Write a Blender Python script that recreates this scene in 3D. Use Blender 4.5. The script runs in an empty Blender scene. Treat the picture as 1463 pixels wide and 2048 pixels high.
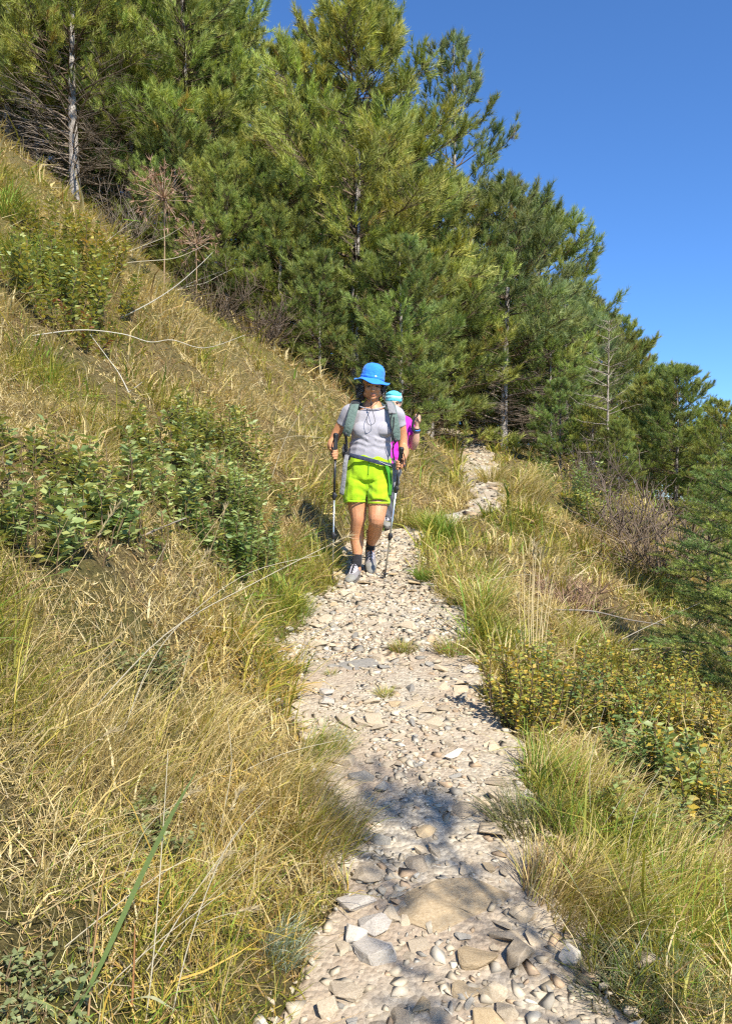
import bpy, bmesh, math, random
import numpy as np
from mathutils import Vector, Matrix, Quaternion

# ------------------------------------------------------------------ camera, sky, sun, exposure
scene = bpy.context.scene
C = scene.collection
PX_F, PX_CX, PX_CY = 1607.0, 731.5, 1024.0        # the photograph's focal length and centre, in its pixels
CAM_H = 1.6
cam_data = bpy.data.cameras.new('camera')
cam = bpy.data.objects.new('camera', cam_data); C.objects.link(cam)
cam.location = (0, 0, CAM_H); cam.rotation_euler = (math.radians(90), 0, 0)
cam_data.sensor_fit = 'VERTICAL'; cam_data.sensor_height = 24.0
cam_data.lens = 24.0 * PX_F / 2048.0
cam_data.clip_start = 0.05; cam_data.clip_end = 3000
scene.camera = cam

SUN_AZ, SUN_EL = math.radians(31), math.radians(46)     # azimuth to the right of straight behind the camera
S_DIR = Vector((math.sin(SUN_AZ) * math.cos(SUN_EL), -math.cos(SUN_AZ) * math.cos(SUN_EL), math.sin(SUN_EL)))
world = bpy.data.worlds.new('World'); scene.world = world; world.use_nodes = True
wn = world.node_tree; wn.nodes.clear()
sky = wn.nodes.new('ShaderNodeTexSky'); sky.sky_type = 'NISHITA'; sky.sun_disc = False
sky.sun_elevation = SUN_EL; sky.sun_rotation = math.atan2(S_DIR.x, S_DIR.y)
sky.altitude = 2000; sky.air_density = 1.0; sky.dust_density = 0.0; sky.ozone_density = 10.0
bg = wn.nodes.new('ShaderNodeBackground'); bg.inputs['Strength'].default_value = 0.14
wo = wn.nodes.new('ShaderNodeOutputWorld')
hs = wn.nodes.new('ShaderNodeHueSaturation'); hs.inputs['Saturation'].default_value = 1.05
wn.links.new(sky.outputs[0], hs.inputs['Color']); wn.links.new(hs.outputs[0], bg.inputs[0]); wn.links.new(bg.outputs[0], wo.inputs[0])
sd = bpy.data.lights.new('sun', 'SUN'); sd.energy = 5.0; sd.angle = math.radians(0.55); sd.color = (1.0, 0.925, 0.80)
sun = bpy.data.objects.new('sun', sd); C.objects.link(sun)
sun.rotation_euler = S_DIR.to_track_quat('Z', 'Y').to_euler(); sun.location = S_DIR * 60
scene.view_settings.view_transform = 'Standard'; scene.view_settings.look = 'None'
scene.view_settings.exposure = 0.80; scene.view_settings.gamma = 1.0
try: scene.view_settings.use_curve_mapping = False
except Exception: pass
scene.render.engine = 'CYCLES'
cy = scene.cycles
cy.max_bounces = 3; cy.diffuse_bounces = 2; cy.glossy_bounces = 2; cy.transmission_bounces = 2; cy.transparent_max_bounces = 4
cy.use_denoising = False; cy.use_adaptive_sampling = True; cy.adaptive_threshold = 0.012; cy.adaptive_min_samples = 24; cy.debug_use_spatial_splits = True; cy.sample_clamp_indirect = 6.0
cy.pixel_filter_type = 'BLACKMAN_HARRIS'; cy.filter_width = 1.3

rng = np.random.default_rng(7)
random.seed(7)

# ------------------------------------------------------------------ tagging and mesh helpers
def tag(o, label=None, cat=None, group=None, kind=None):
    if label: o['label'] = label
    if cat: o['category'] = cat
    if group: o['group'] = group
    if kind: o['kind'] = kind
    return o

def empty(name, loc=(0, 0, 0), rz=0.0, scale=1.0):
    o = bpy.data.objects.new(name, None); C.objects.link(o)
    o.empty_display_size = 0.1
    o.location = loc; o.rotation_euler = (0, 0, rz); o.scale = (scale,) * 3
    return o

def obj(name, me, parent=None):
    o = bpy.data.objects.new(name, me); C.objects.link(o)
    if parent is not None: o.parent = parent
    return o

def tri_mesh(name, V, T, mat, col=None, smooth=False):
    """V (n,3) float, T (m,3) int, col (n,3) linear colours."""
    V = np.ascontiguousarray(V, np.float32); T = np.ascontiguousarray(T, np.int32)
    me = bpy.data.meshes.new(name)
    me.vertices.add(len(V)); me.vertices.foreach_set('co', V.ravel())
    me.loops.add(T.size); me.loops.foreach_set('vertex_index', T.ravel())
    me.polygons.add(len(T)); me.polygons.foreach_set('loop_start', np.arange(0, T.size, 3, dtype=np.int32))
    if smooth: me.polygons.foreach_set('use_smooth', np.ones(len(T), bool))
    if col is not None:
        ca = me.color_attributes.new('Col', 'FLOAT_COLOR', 'POINT')
        c4 = np.ones((len(V), 4), np.float32); c4[:, :3] = col
        ca.data.foreach_set('color', c4.ravel())
    me.update(calc_edges=True)
    me.materials.append(mat)
    return me

class Acc:
    """collects vertex / triangle / colour arrays into one mesh"""
    def __init__(s): s.V = []; s.T = []; s.C = []; s.n = 0
    def add(s, V, T, col=None):
        s.V.append(V); s.T.append(T + s.n); s.n += len(V)
        if col is not None: s.C.append(np.broadcast_to(np.asarray(col, float), (len(V), 3)))
    def mesh(s, name, mat, smooth=False):
        return tri_mesh(name, np.concatenate(s.V), np.concatenate(s.T), mat, np.concatenate(s.C) if s.C else None, smooth)

def unit(a):
    return a / np.maximum(np.linalg.norm(a, axis=-1, keepdims=True), 1e-9)

def ribbons(P, W, side):
    """P (N,S,3) centre lines, W (N,S) half widths (the last is the tip), side (N,3) or (N,S,3)."""
    N, S, _ = P.shape
    if side.ndim == 2: side = side[:, None, :]
    L = P - side * W[..., None]; R = P + side * W[..., None]
    V = np.empty((N, 2 * S - 1, 3))
    V[:, 0:2 * S - 2:2] = L[:, :-1]; V[:, 1:2 * S - 2:2] = R[:, :-1]; V[:, -1] = P[:, -1]
    tr = []
    for k in range(S - 2):
        a = 2 * k; tr += [(a, a + 1, a + 3), (a, a + 3, a + 2)]
    tr.append((2 * S - 4, 2 * S - 3, 2 * S - 2))
    T = (np.array(tr)[None] + (np.arange(N) * (2 * S - 1))[:, None, None]).reshape(-1, 3)
    return V.reshape(-1, 3), T, 2 * S - 1

def tubes(P, R, sides=4):
    """P (N,S,3), R (N,S): tapered tubes, open ended."""
    N, S, _ = P.shape
    t = unit(np.gradient(P, axis=1)) if S > 2 else unit(np.repeat((P[:, 1:] - P[:, :1]), S, axis=1))
    d = unit(P[:, -1] - P[:, 0])
    ref = np.where(np.abs(d[:, 2:3]) > 0.8, np.array([[1.0, 0, 0]]), np.array([[0, 0, 1.0]]))
    a = unit(np.cross(t, ref[:, None, :])); b = np.cross(t, a)
    an = np.arange(sides) * 2 * math.pi / sides
    V = P[:, :, None] + R[..., None, None] * (a[:, :, None] * np.cos(an)[None, None, :, None] + b[:, :, None] * np.sin(an)[None, None, :, None])
    tr = []
    for k in range(S - 1):
        for j in range(sides):
            p, q = k * sides + j, k * sides + (j + 1) % sides
            tr += [(p, q, q + sides), (p, q + sides, p + sides)]
    n = S * sides
    T = (np.array(tr)[None] + (np.arange(N) * n)[:, None, None]).reshape(-1, 3)
    return V.reshape(-1, 3), T, n

# ------------------------------------------------------------------ materials
def mat_new(name):
    m = bpy.data.materials.new(name); m.use_nodes = True
    nt = m.node_tree; nt.nodes.clear()
    out = nt.nodes.new('ShaderNodeOutputMaterial')
    return m, nt, out

def principled(nt, rough=0.7, spec=0.3):
    b = nt.nodes.new('ShaderNodeBsdfPrincipled')
    b.inputs['Roughness'].default_value = rough
    b.inputs['Specular IOR Level'].default_value = spec
    return b

def mixc(nt, a, b, fac, mode='MIX'):
    n = nt.nodes.new('ShaderNodeMix'); n.data_type = 'RGBA'; n.blend_type = mode
    for k, v in ((0, fac), (6, a), (7, b)):
        if isinstance(v, bpy.types.NodeSocket): nt.links.new(v, n.inputs[k])
        elif k == 0: n.inputs[0].default_value = v
        else: n.inputs[k].default_value = (*v, 1)
    return n.outputs[2]

def noise(nt, scale, detail=4, rough=0.6, coord=None):
    n = nt.nodes.new('ShaderNodeTexNoise'); n.inputs['Scale'].default_value = scale
    n.inputs['Detail'].default_value = detail; n.inputs['Roughness'].default_value = rough
    if coord is not None: nt.links.new(coord, n.inputs['Vector'])
    return n.outputs['Fac']

def ramp(nt, fac, stops):
    r = nt.nodes.new('ShaderNodeValToRGB'); e = r.color_ramp.elements
    while len(e) < len(stops): e.new(0.5)
    for k, (p, c) in enumerate(stops):
        e[k].position = p; e[k].color = (*c, 1) if len(c) == 3 else c
    nt.links.new(fac, r.inputs[0]); return r.outputs[0]

def bump(nt, h, strength, dist=0.01):
    b = nt.nodes.new('ShaderNodeBump'); b.inputs['Strength'].default_value = strength
    b.inputs['Distance'].default_value = dist
    nt.links.new(h, b.inputs['Height']); return b.outputs[0]

def pos(nt):
    return nt.nodes.new('ShaderNodeNewGeometry').outputs['Position']

def objc(nt):
    return nt.nodes.new('ShaderNodeTexCoord').outputs['Object']

def leaf_mat(name, trans=0.35, rough=0.5, spec=0.3, var=0.25, nscale=2.0, tint=(1.25, 1.15, 0.6), each=False):
    """vertex colour leaf or blade: front diffuse + light through it"""
    m, nt, out = mat_new(name)
    at = nt.nodes.new('ShaderNodeAttribute'); at.attribute_name = 'Col'
    n = noise(nt, nscale, 3, 0.6, pos(nt))
    v = ramp(nt, n, [(0.3, (1 - var,) * 3), (0.7, (1 + var,) * 3)])
    c = mixc(nt, at.outputs['Color'], v, 1.0, 'MULTIPLY')
    if each:            # every tree its own green
        oi = nt.nodes.new('ShaderNodeObjectInfo')
        c = mixc(nt, c, ramp(nt, oi.outputs['Random'], [(0.0, (0.90, 0.96, 0.92)), (0.35, (1.0, 1.0, 0.9)), (0.7, (1.10, 1.05, 0.95)), (1.0, (0.95, 1.04, 1.05))]), 1.0, 'MULTIPLY')
    b = principled(nt, rough, spec); nt.links.new(c, b.inputs['Base Color'])
    t = nt.nodes.new('ShaderNodeBsdfTranslucent')
    nt.links.new(mixc(nt, c, tint, 1.0, 'MULTIPLY'), t.inputs['Color'])
    mx = nt.nodes.new('ShaderNodeMixShader'); mx.inputs[0].default_value = trans
    nt.links.new(b.outputs[0], mx.inputs[1]); nt.links.new(t.outputs[0], mx.inputs[2]); nt.links.new(mx.outputs[0], out.inputs[0])
    return m

def simple_mat(name, col, rough=0.7, spec=0.3, var=0.15, nscale=30, bstr=0.2, bscale=200, metallic=0.0, bdist=0.002):
    m, nt, out = mat_new(name)
    co = objc(nt)
    n = noise(nt, nscale, 4, 0.6, co)
    lo = tuple(c * (1 - var) for c in col); hi = tuple(min(1, c * (1 + var)) for c in col)
    b = principled(nt, rough, spec); b.inputs['Metallic'].default_value = metallic
    nt.links.new(ramp(nt, n, [(0.3, lo), (0.7, hi)]), b.inputs['Base Color'])
    if bstr: nt.links.new(bump(nt, noise(nt, bscale, 3, 0.6, co), bstr, bdist), b.inputs['Normal'])
    nt.links.new(b.outputs[0], out.inputs[0])
    return m

def bark_mat(name, dark, light, scale=14):
    m, nt, out = mat_new(name)
    co = objc(nt)
    mp = nt.nodes.new('ShaderNodeMapping'); mp.inputs['Scale'].default_value = (1, 1, 0.35); nt.links.new(co, mp.inputs[0])
    n = noise(nt, scale, 6, 0.7, mp.outputs[0])
    b = principled(nt, 0.9, 0.1)
    nt.links.new(ramp(nt, n, [(0.38, dark), (0.6, light)]), b.inputs['Base Color'])
    nt.links.new(bump(nt, n, 0.9, 0.03), b.inputs['Normal']); nt.links.new(b.outputs[0], out.inputs[0])
    return m

M = {}
M['grass'] = leaf_mat('grass_blades', 0.32, 0.5, 0.3, 0.14, 1.3)
M['leaf'] = leaf_mat('shrub_leaves', 0.3, 0.45, 0.35, 0.18, 3.0)
M['needle'] = leaf_mat('pine_needles', 0.30, 0.5, 0.3, 0.18, 0.9, (1.1, 1.1, 0.6), True)
M['twig'] = bark_mat('dead_twigs', (0.10, 0.075, 0.055), (0.27, 0.22, 0.17), 8)
M['limb'] = bark_mat('pine_limbs', (0.07, 0.05, 0.035), (0.18, 0.135, 0.095), 10)
M['bark'] = bark_mat('pine_bark', (0.13, 0.11, 0.095), (0.46, 0.42, 0.37), 11)
M['snag'] = bark_mat('bleached_wood', (0.20, 0.165, 0.125), (0.42, 0.37, 0.30), 12)
M['straw'] = leaf_mat('straw_stalks', 0.12, 0.5, 0.3, 0.1, 4.0)

# ------------------------------------------------------------------ the lie of the land
_YS = [-30, -5, 0, 2, 2.4, 3.4, 4.4, 5.8, 6.6, 7.4, 8.0, 8.8, 9.4, 10.5, 11.7, 14, 16, 19, 22, 25, 30, 60, 400]
_XC = [.2, .2, .22, .24, .27, .19, .075, .10, .10, .18, .32, 1.0, 1.42, 1.6, 1.67, 1.95, 2.2, 2.35, 2.1, 1.5, 1.0, 1, 1]
_YW = [-30, 0, 2, 2.5, 3.2, 3.8, 4.6, 5.8, 7, 8, 8.8, 9.8, 11.7, 16, 25, 400]
_WW = [.40, .42, .44, .38, .34, .46, .53, .38, .27, .20, .10, .16, .22, .25, .22, .22]
_ty = np.arange(-30, 80, 0.05)
def _gs(v, s):
    k = np.exp(-0.5 * (np.arange(-4 * s, 4 * s + .05, 0.05) / s) ** 2); k /= k.sum()
    pad = len(k) // 2
    return np.convolve(np.pad(v, pad, mode='edge'), k, mode='valid')[:len(_ty)]
_xc_t = _gs(np.interp(_ty, _YS, _XC), 0.28)
_xs_t = _gs(np.interp(_ty, _YS, _XC), 1.3)
def xc(y): return np.interp(y, _ty, _xc_t)
def xs(y): return np.interp(y, _ty, _xs_t)
def tw(y): return np.interp(y, _YW, _WW)
_nr = np.random.default_rng(3)
_ND = []
for wl, amp, cnt in ((6.0, .10, 4), (2.2, .05, 6), (0.9, .028, 8), (0.35, .010, 10)):
    for _ in range(cnt):
        a = _nr.uniform(0, 2 * math.pi); k = 2 * math.pi / (wl * _nr.uniform(.7, 1.4))
        _ND.append((math.cos(a) * k, math.sin(a) * k, _nr.uniform(0, 6.28), amp / math.sqrt(cnt) * 1.4))
def lumps(x, y):
    s = 0
    for kx, ky, p, a in _ND: s = s + a * np.sin(kx * x + ky * y + p)
    return s
def edge_wob(y, k):       # the ragged edge of the trail
    return 0.05 * np.sin(y * 3.1 + k) + 0.04 * np.sin(y * 7.3 + 2 * k) + 0.025 * np.sin(y * 17.1 + 3 * k)
def h(x, y):
    x = np.asarray(x, float); y = np.asarray(y, float)
    zc = 0.177 * np.where(y < 45, y, 45 + 40 * (1 - np.exp(-(np.maximum(y, 45) - 45) / 40)))
    t = x - xs(y)
    u = np.maximum(0, -t - 0.34); v = np.maximum(0, t - 0.42)
    u = 75 * (1 - np.exp(-u / 75)); v2 = 90 * (1 - np.exp(-v / 90))
    z = zc + 0.71 * u * (u / (u + 0.10)) + 0.22 * np.maximum(0, u - 8.6) - 0.44 * v2 * (v2 / (v2 + 0.5))
    tt = np.abs(x - xc(y)) - tw(y)
    off = np.clip(tt / 0.5 + 0.1, 0, 1)
    z = z + lumps(x, y) * (0.14 + 0.86 * off * off * (3 - 2 * off))
    # the bench the trail is worn into
    ins = np.clip(1.0 - tt / 0.25, 0, 1); ins = ins * ins * (3 - 2 * ins)
    zt = zc + lumps(x, y) * 0.16 - 0.02
    return z * (1 - ins) + zt * ins
def trailness(x, y):      # >0 inside the trail, in metres from the ragged edge
    c = xc(y)
    return np.where(x < c, x - (c - tw(y) + edge_wob(y, 1.0)), (c + tw(y) + edge_wob(y, 4.0)) - x)
def ray(px, py, dmax=60.0):
    """where the sight line through a pixel of the photograph meets the land"""
    d = np.concatenate([np.arange(1.0, 12, 0.01), np.arange(12, dmax, 0.05)])
    x = (px - PX_CX) / PX_F * d; z = CAM_H - (py - PX_CY) / PX_F * d
    below = z < h(x, d)
    i = int(np.argmax(below)) if below.any() else len(d) - 1
    return Vector((float(x[i]), float(d[i]), float(h(x[i], d[i]))))
def at(px, d):
    x = (px - PX_CX) / PX_F * d
    return Vector((x, d, float(h(x, d))))
def slope_n(x, y, e=0.05):
    n = np.stack([-(h(x + e, y) - h(x - e, y)) / (2 * e), -(h(x, y + e) - h(x, y - e)) / (2 * e), np.ones_like(np.asarray(x, float))], -1)
    return unit(n)

# ------------------------------------------------------------------ ground sheet
def grid_mesh(name, xsamp, ysamp, zf, mat):
    X, Y = np.meshgrid(xsamp, ysamp); Z = zf(X, Y)
    nx, ny = len(xsamp), len(ysamp)
    i = np.arange(nx * ny).reshape(ny, nx)
    a, b, c, d = i[:-1, :-1].ravel(), i[:-1, 1:].ravel(), i[1:, 1:].ravel(), i[1:, :-1].ravel()
    T = np.concatenate([np.stack([a, b, c], 1), np.stack([a, c, d], 1)])
    return tri_mesh(name, np.stack([X, Y, Z], -1).reshape(-1, 3), T, mat, None, True)
def ground_mat():
    m, nt, out = mat_new('hillside_soil')
    p = pos(nt)
    n1 = noise(nt, 0.8, 5, 0.65, p); n2 = noise(nt, 34, 8, 0.8, p)
    c1 = ramp(nt, n2, [(0.30, (0.07, 0.05, 0.028)), (0.5, (0.22, 0.16, 0.075)), (0.72, (0.42, 0.32, 0.14))])
    c2 = ramp(nt, n2, [(0.30, (0.045, 0.045, 0.018)), (0.5, (0.13, 0.125, 0.04)), (0.75, (0.33, 0.27, 0.11))])
    c = mixc(nt, c1, c2, ramp(nt, n1, [(0.4, (0, 0, 0)), (0.6, (1, 1, 1))]))
    b = principled(nt, 0.95, 0.1); nt.links.new(c, b.inputs['Base Color'])
    nt.links.new(bump(nt, n2, 1.0, 0.05), b.inputs['Normal']); nt.links.new(b.outputs[0], out.inputs[0])
    return m
M['soil'] = ground_mat()
def warp(lo, hi, fine_lo, fine_hi, step, grow=1.12):
    v = list(np.arange(fine_lo, fine_hi + 1e-6, step)); s = step
    while v[-1] < hi: s *= grow; v.append(v[-1] + s)
    s = step
    while v[0] > lo: s *= grow; v.insert(0, v[0] - s)
    return np.array(v)
gx = warp(-320, 320, -9, 9, 0.105); gy = warp(-60, 420, 0, 24, 0.11)
def zg(x, y):
    t = trailness(x, y)
    return h(x, y) - 0.05 * np.clip(t / 0.10 + 0.2, 0, 1) * (y < 27) * (y > -3.5)
ground = tag(obj('ground', grid_mesh('ground', gx, gy, zg, M['soil'])), 'steep hillside of earth and dry turf', kind='structure')
# ------------------------------------------------------------------ the trail: worn earth, embedded stones, gravel
def trail_mat():
    m, nt, out = mat_new('trail_earth')
    p = pos(nt)
    n1 = noise(nt, 1.7, 4, 0.6, p); n2 = noise(nt, 38, 5, 0.7, p)
    vo = nt.nodes.new('ShaderNodeTexVoronoi'); vo.inputs['Scale'].default_value = 55; nt.links.new(p, vo.inputs['Vector'])
    vc = nt.nodes.new('ShaderNodeSeparateColor'); nt.links.new(vo.outputs['Color'], vc.inputs[0])
    soil = ramp(nt, n2, [(0.3, (0.245, 0.18, 0.125)), (0.55, (0.375, 0.295, 0.21)), (0.75, (0.455, 0.375, 0.275))])
    grit = ramp(nt, vc.outputs[0], [(0.0, (0.30, 0.255, 0.19)), (0.5, (0.42, 0.365, 0.275)), (1.0, (0.52, 0.46, 0.355))])
    f = ramp(nt, n1, [(0.40, (0.15,) * 3), (0.58, (0.95,) * 3)])
    b = principled(nt, 0.95, 0.1); nt.links.new(mixc(nt, soil, grit, f), b.inputs['Base Color'])
    ad = nt.nodes.new('ShaderNodeMath'); ad.operation = 'SUBTRACT'
    nt.links.new(n2, ad.inputs[0]); nt.links.new(vo.outputs['Distance'], ad.inputs[1])
    nt.links.new(bump(nt, ad.outputs[0], 0.6, 0.014), b.inputs['Normal']); nt.links.new(b.outputs[0], out.inputs[0])
    return m
M['trail'] = trail_mat()
_ys = np.concatenate([np.arange(-3, 8, 0.04), np.arange(8, 26, 0.10)])
_u = np.linspace(-1, 1, 41)
YY, UU = np.meshgrid(_ys, _u, indexing='ij')
lft = xc(YY) - tw(YY) + edge_wob(YY, 1.0) - 0.07; rgt = xc(YY) + tw(YY) + edge_wob(YY, 4.0) + 0.07
XX = lft + (rgt - lft) * (UU + 1) / 2
ed = np.clip((np.abs(UU) - 0.86) / 0.14, 0, 1)
ZZ = h(XX, YY) + 0.008 - 0.075 * ed * ed
_i = np.arange(XX.size).reshape(XX.shape)
_a, _b, _c, _d = _i[:-1, :-1].ravel(), _i[:-1, 1:].ravel(), _i[1:, 1:].ravel(), _i[1:, :-1].ravel()
trail = obj('path', tri_mesh('path', np.stack([XX, YY, ZZ], -1).reshape(-1, 3), np.concatenate([np.stack([_a, _b, _c], 1), np.stack([_a, _c, _d], 1)]), M['trail'], None, True))
tag(trail, 'pale stony footpath climbing the hillside', kind='structure')

def stone_mat(name, dark, mid, light, scale=9):
    m, nt, out = mat_new(name)
    co = objc(nt); oi = nt.nodes.new('ShaderNodeObjectInfo')
    ad = nt.nodes.new('ShaderNodeVectorMath'); ad.operation = 'MULTIPLY_ADD'
    cb = nt.nodes.new('ShaderNodeCombineXYZ'); nt.links.new(oi.outputs['Random'], cb.inputs[0])
    nt.links.new(cb.outputs[0], ad.inputs[0]); ad.inputs[1].default_value = (37, 37, 37); nt.links.new(co, ad.inputs[2])
    n = noise(nt, scale, 6, 0.65, ad.outputs[0]); n2 = noise(nt, 80, 4, 0.6, ad.outputs[0])
    c = ramp(nt, n, [(0.30, dark), (0.5, mid), (0.70, light)])
    v = ramp(nt, oi.outputs['Random'], [(0.0, (0.72, 0.70, 0.68)), (0.5, (0.95, 0.93, 0.90)), (1.0, (1.12, 1.08, 1.0))])
    c = mixc(nt, c, v, 1.0, 'MULTIPLY')
    b = principled(nt, 0.9, 0.2); nt.links.new(c, b.inputs['Base Color'])
    nt.links.new(bump(nt, n2, 0.5, 0.006), b.inputs['Normal']); nt.links.new(b.outputs[0], out.inputs[0])
    return m
M['stone'] = stone_mat('limestone', (0.36, 0.295, 0.205), (0.47, 0.395, 0.29), (0.55, 0.475, 0.36))
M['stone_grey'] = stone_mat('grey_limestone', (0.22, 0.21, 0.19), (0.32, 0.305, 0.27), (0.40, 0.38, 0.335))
M['stone_tan'] = stone_mat('sandy_limestone', (0.35, 0.26, 0.155), (0.46, 0.36, 0.225), (0.53, 0.435, 0.29), 14)
M['stone_white'] = stone_mat('white_limestone', (0.48, 0.435, 0.365), (0.60, 0.555, 0.48), (0.69, 0.65, 0.58))
M['gravel'] = leaf_mat('gravel_stones', 0.0, 0.9, 0.2, 0.15, 40)

def rock_bm(seed, npts=10, sub=2):
    """an angular stone: the convex hull of scattered points, corners knocked off, unit size"""
    r = np.random.default_rng(seed)
    P = unit(r.normal(size=(npts, 3))) * r.uniform(.80, 1.0, (npts, 1))
    P[:, 2] = np.clip(P[:, 2], -.75, r.uniform(.45, .7))
    P *= np.array([1 / np.abs(P[:, 0]).max(), 1 / np.abs(P[:, 1]).max(), .8])
    bm = bmesh.new()
    for p in P: bm.verts.new(p)
    g = bmesh.ops.convex_hull(bm, input=bm.verts[:])
    bmesh.ops.delete(bm, geom=[e for e in g['geom_interior'] if isinstance(e, bmesh.types.BMVert)], context='VERTS')
    if sub >= 2:
        bmesh.ops.bevel(bm, geom=bm.edges[:], offset=.035, segments=1, affect='EDGES')
    if sub >= 3:
        bmesh.ops.subdivide_edges(bm, edges=bm.edges[:], cuts=2, use_grid_fill=True)
        for v in bm.verts: v.co += Vector(r.normal(0, .012, 3))
    bmesh.ops.triangulate(bm, faces=bm.faces[:])
    bm.verts.index_update()
    return bm
def rock_mesh(seed, mat, npts=10, sub=2):
    bm = rock_bm(seed, npts, sub); me = bpy.data.meshes.new('stone'); bm.to_mesh(me); bm.free()
    me.materials.append(mat); return me
ROCKS = {k: [rock_mesh(100 * j + i, M[k]) for i in range(9)] for j, k in enumerate(('stone', 'stone_grey', 'stone_tan', 'stone_white'))}
ROCKS_FINE = {k: [rock_mesh(500 + 100 * j + i, M[k], 15, 3) for i in range(4)] for j, k in enumerate(('stone', 'stone_grey', 'stone_tan', 'stone_white'))}

def lay(o, p, sx, sy, sz, rz, sink=0.35, tilt=0.12, seed=0):
    r = random.Random(seed)
    n = Vector(slope_n(np.array(p[0]), np.array(p[1]), 0.12)[()])
    q = Vector((0, 0, 1)).rotation_difference(n) @ Quaternion((0, 0, 1), rz) @ Quaternion((1, 0, 0), r.uniform(-tilt, tilt)) @ Quaternion((0, 1, 0), r.uniform(-tilt, tilt))
    o.rotation_mode = 'QUATERNION'; o.rotation_quaternion = q
    o.scale = (sx, sy, sz); o.location = (p[0], p[1], p[2] + sz * (0.62 - sink))
    return o

taken = []          # x, y, radius of the larger stones
# (pixel x, pixel y, pixel width, depth/width ratio, height m, turn, kind, sink, label)
BIG = [
 (912, 1822, 200, .62, .034, .15, 'stone_tan', .60, 'broad flat sandy slab with a branching shadow across it'),
 (740, 1762, 62, .8, .035, .4, 'stone', .3, 'pale angular stone by the left grass edge, above the white cluster'),
 (716, 1822, 78, .7, .034, 2.6, 'stone_white', .3, 'chalky stone at the top of the white cluster beside the flat slab'),
 (752, 1856, 66, .9, .036, .9, 'stone_white', .3, 'upright chalky stone in the middle of the white cluster'),
 (712, 1882, 46, 1.2, .045, .5, 'stone_white', .2, 'narrow chalky stone on the grass side of the white cluster'),
 (757, 1922, 92, .7, .055, 2.5, 'stone_white', .35, 'largest chalky stone with a dark hollow under its left end'),
 (790, 1838, 40, .9, .040, 1.2, 'stone', .3, 'small blunt stone touching the left end of the flat slab'),
 (944, 1924, 86, .75, .040, .2, 'stone_tan', .4, 'brownish stone just below the flat slab, crossed by shadow'),
 (1040, 1925, 42, 1.9, .050, -.4, 'stone', .25, 'long pale stone standing edgeways below the slab'),
 (1012, 1880, 56, .8, .040, -.5, 'stone', .3, 'wedge shaped stone under the right corner of the slab'),
 (1140, 1932, 42, .8, .050, .3, 'stone_white', .1, 'white block casting a black shadow on bare earth at right'),
 (1050, 1838, 52, .8, .035, .7, 'stone', .35, 'rounded stone off the right end of the flat slab'),
 (1112, 1822, 30, 1.0, .035, .2, 'stone', .2, 'pale pebble in the earth under the right grass edge'),
 (985, 2000, 46, .9, .050, .4, 'stone', .25, 'knobbly stone low in the middle of the trail'),
 (1012, 2030, 50, .8, .045, 1.4, 'stone', .25, 'blunt stone at the foot of the picture, mid trail'),
 (925, 1990, 66, .7, .030, .1, 'stone_tan', .5, 'flat brownish stone beside the low knobbly stone'),
 (690, 1995, 70, .6, .035, -.3, 'stone', .3, 'flat pale stone by the silvery grass tuft'),
 (655, 2030, 52, .8, .040, .8, 'stone', .3, 'pale stone at the foot of the picture by the left grass'),
 (905, 1517, 40, .75, .035, .3, 'stone_white', .1, 'bright white stone alone on reddish earth'),
 (942, 1347, 34, .9, .040, .2, 'stone_white', .2, 'whitish block by the right grass edge below the trail tussock'),
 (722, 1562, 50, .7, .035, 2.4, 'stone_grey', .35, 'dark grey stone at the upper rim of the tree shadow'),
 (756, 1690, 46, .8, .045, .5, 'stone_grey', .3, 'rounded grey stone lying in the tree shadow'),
 (692, 1334, 104, .55, .020, .1, 'stone_grey', .6, 'wide flat bluish grey slab sunk in the trail'),
 (764, 1324, 34, 1.1, .045, .5, 'stone', .25, 'tilted stone leaning at the end of the bluish slab'),
 (700, 1450, 32, 2.0, .035, .55, 'stone', .3, 'first of three slanting ribs of pale rock'),
 (724, 1446, 30, 2.1, .040, .50, 'stone', .3, 'middle of three slanting ribs of pale rock'),
 (748, 1444, 34, 1.8, .035, .42, 'stone', .3, 'last of three slanting ribs of pale rock, mid trail'),
 (742, 1408, 30, .9, .040, .2, 'stone', .25, 'squarish stone below the small tuft in the trail'),
 (826, 1416, 44, .7, .030, .1, 'stone', .35, 'pale block right of the small tuft in the trail'),
 (874, 1452, 40, .8, .030, .6, 'stone', .3, 'pale stone on the bare right half of the trail'),
 (648, 1392, 34, .9, .045, .4, 'stone_white', .15, 'upper of two chalky blocks by the left grass'),
 (652, 1408, 36, .7, .035, 2.2, 'stone_white', .2, 'lower of two chalky blocks by the left grass'),
 (604, 1330, 52, .8, .035, .3, 'stone', .3, 'pale stone at the trail edge under overhanging straw'),
 (612, 1375, 70, .6, .025, .0, 'stone_tan', .5, 'flat sandy stone half under the left grass'),
 (990, 974, 28, .8, .10, .2, 'stone', .2, 'squat boulder beside the upper bend of the trail'),
 (958, 940, 34, .6, .06, .2, 'stone_grey', .3, 'grey rock step in the upper trail'),
 (1290, 1938, 50, .8, .05, .4, 'stone', .2, 'dusty pinkish stone at the foot of the right bank grass'),
 (1055, 1605, 22, .9, .04, .2, 'stone_white', .1, 'whitish stone peeping from the shaded right tussock'),
 (985, 1600, 40, .7, .04, 2.7, 'stone', .2, 'oblong pale stone by the shaded right tussock'),
 (1000, 1630, 34, .9, .04, .7, 'stone', .2, 'round pale stone just below the oblong one'),
]
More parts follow.
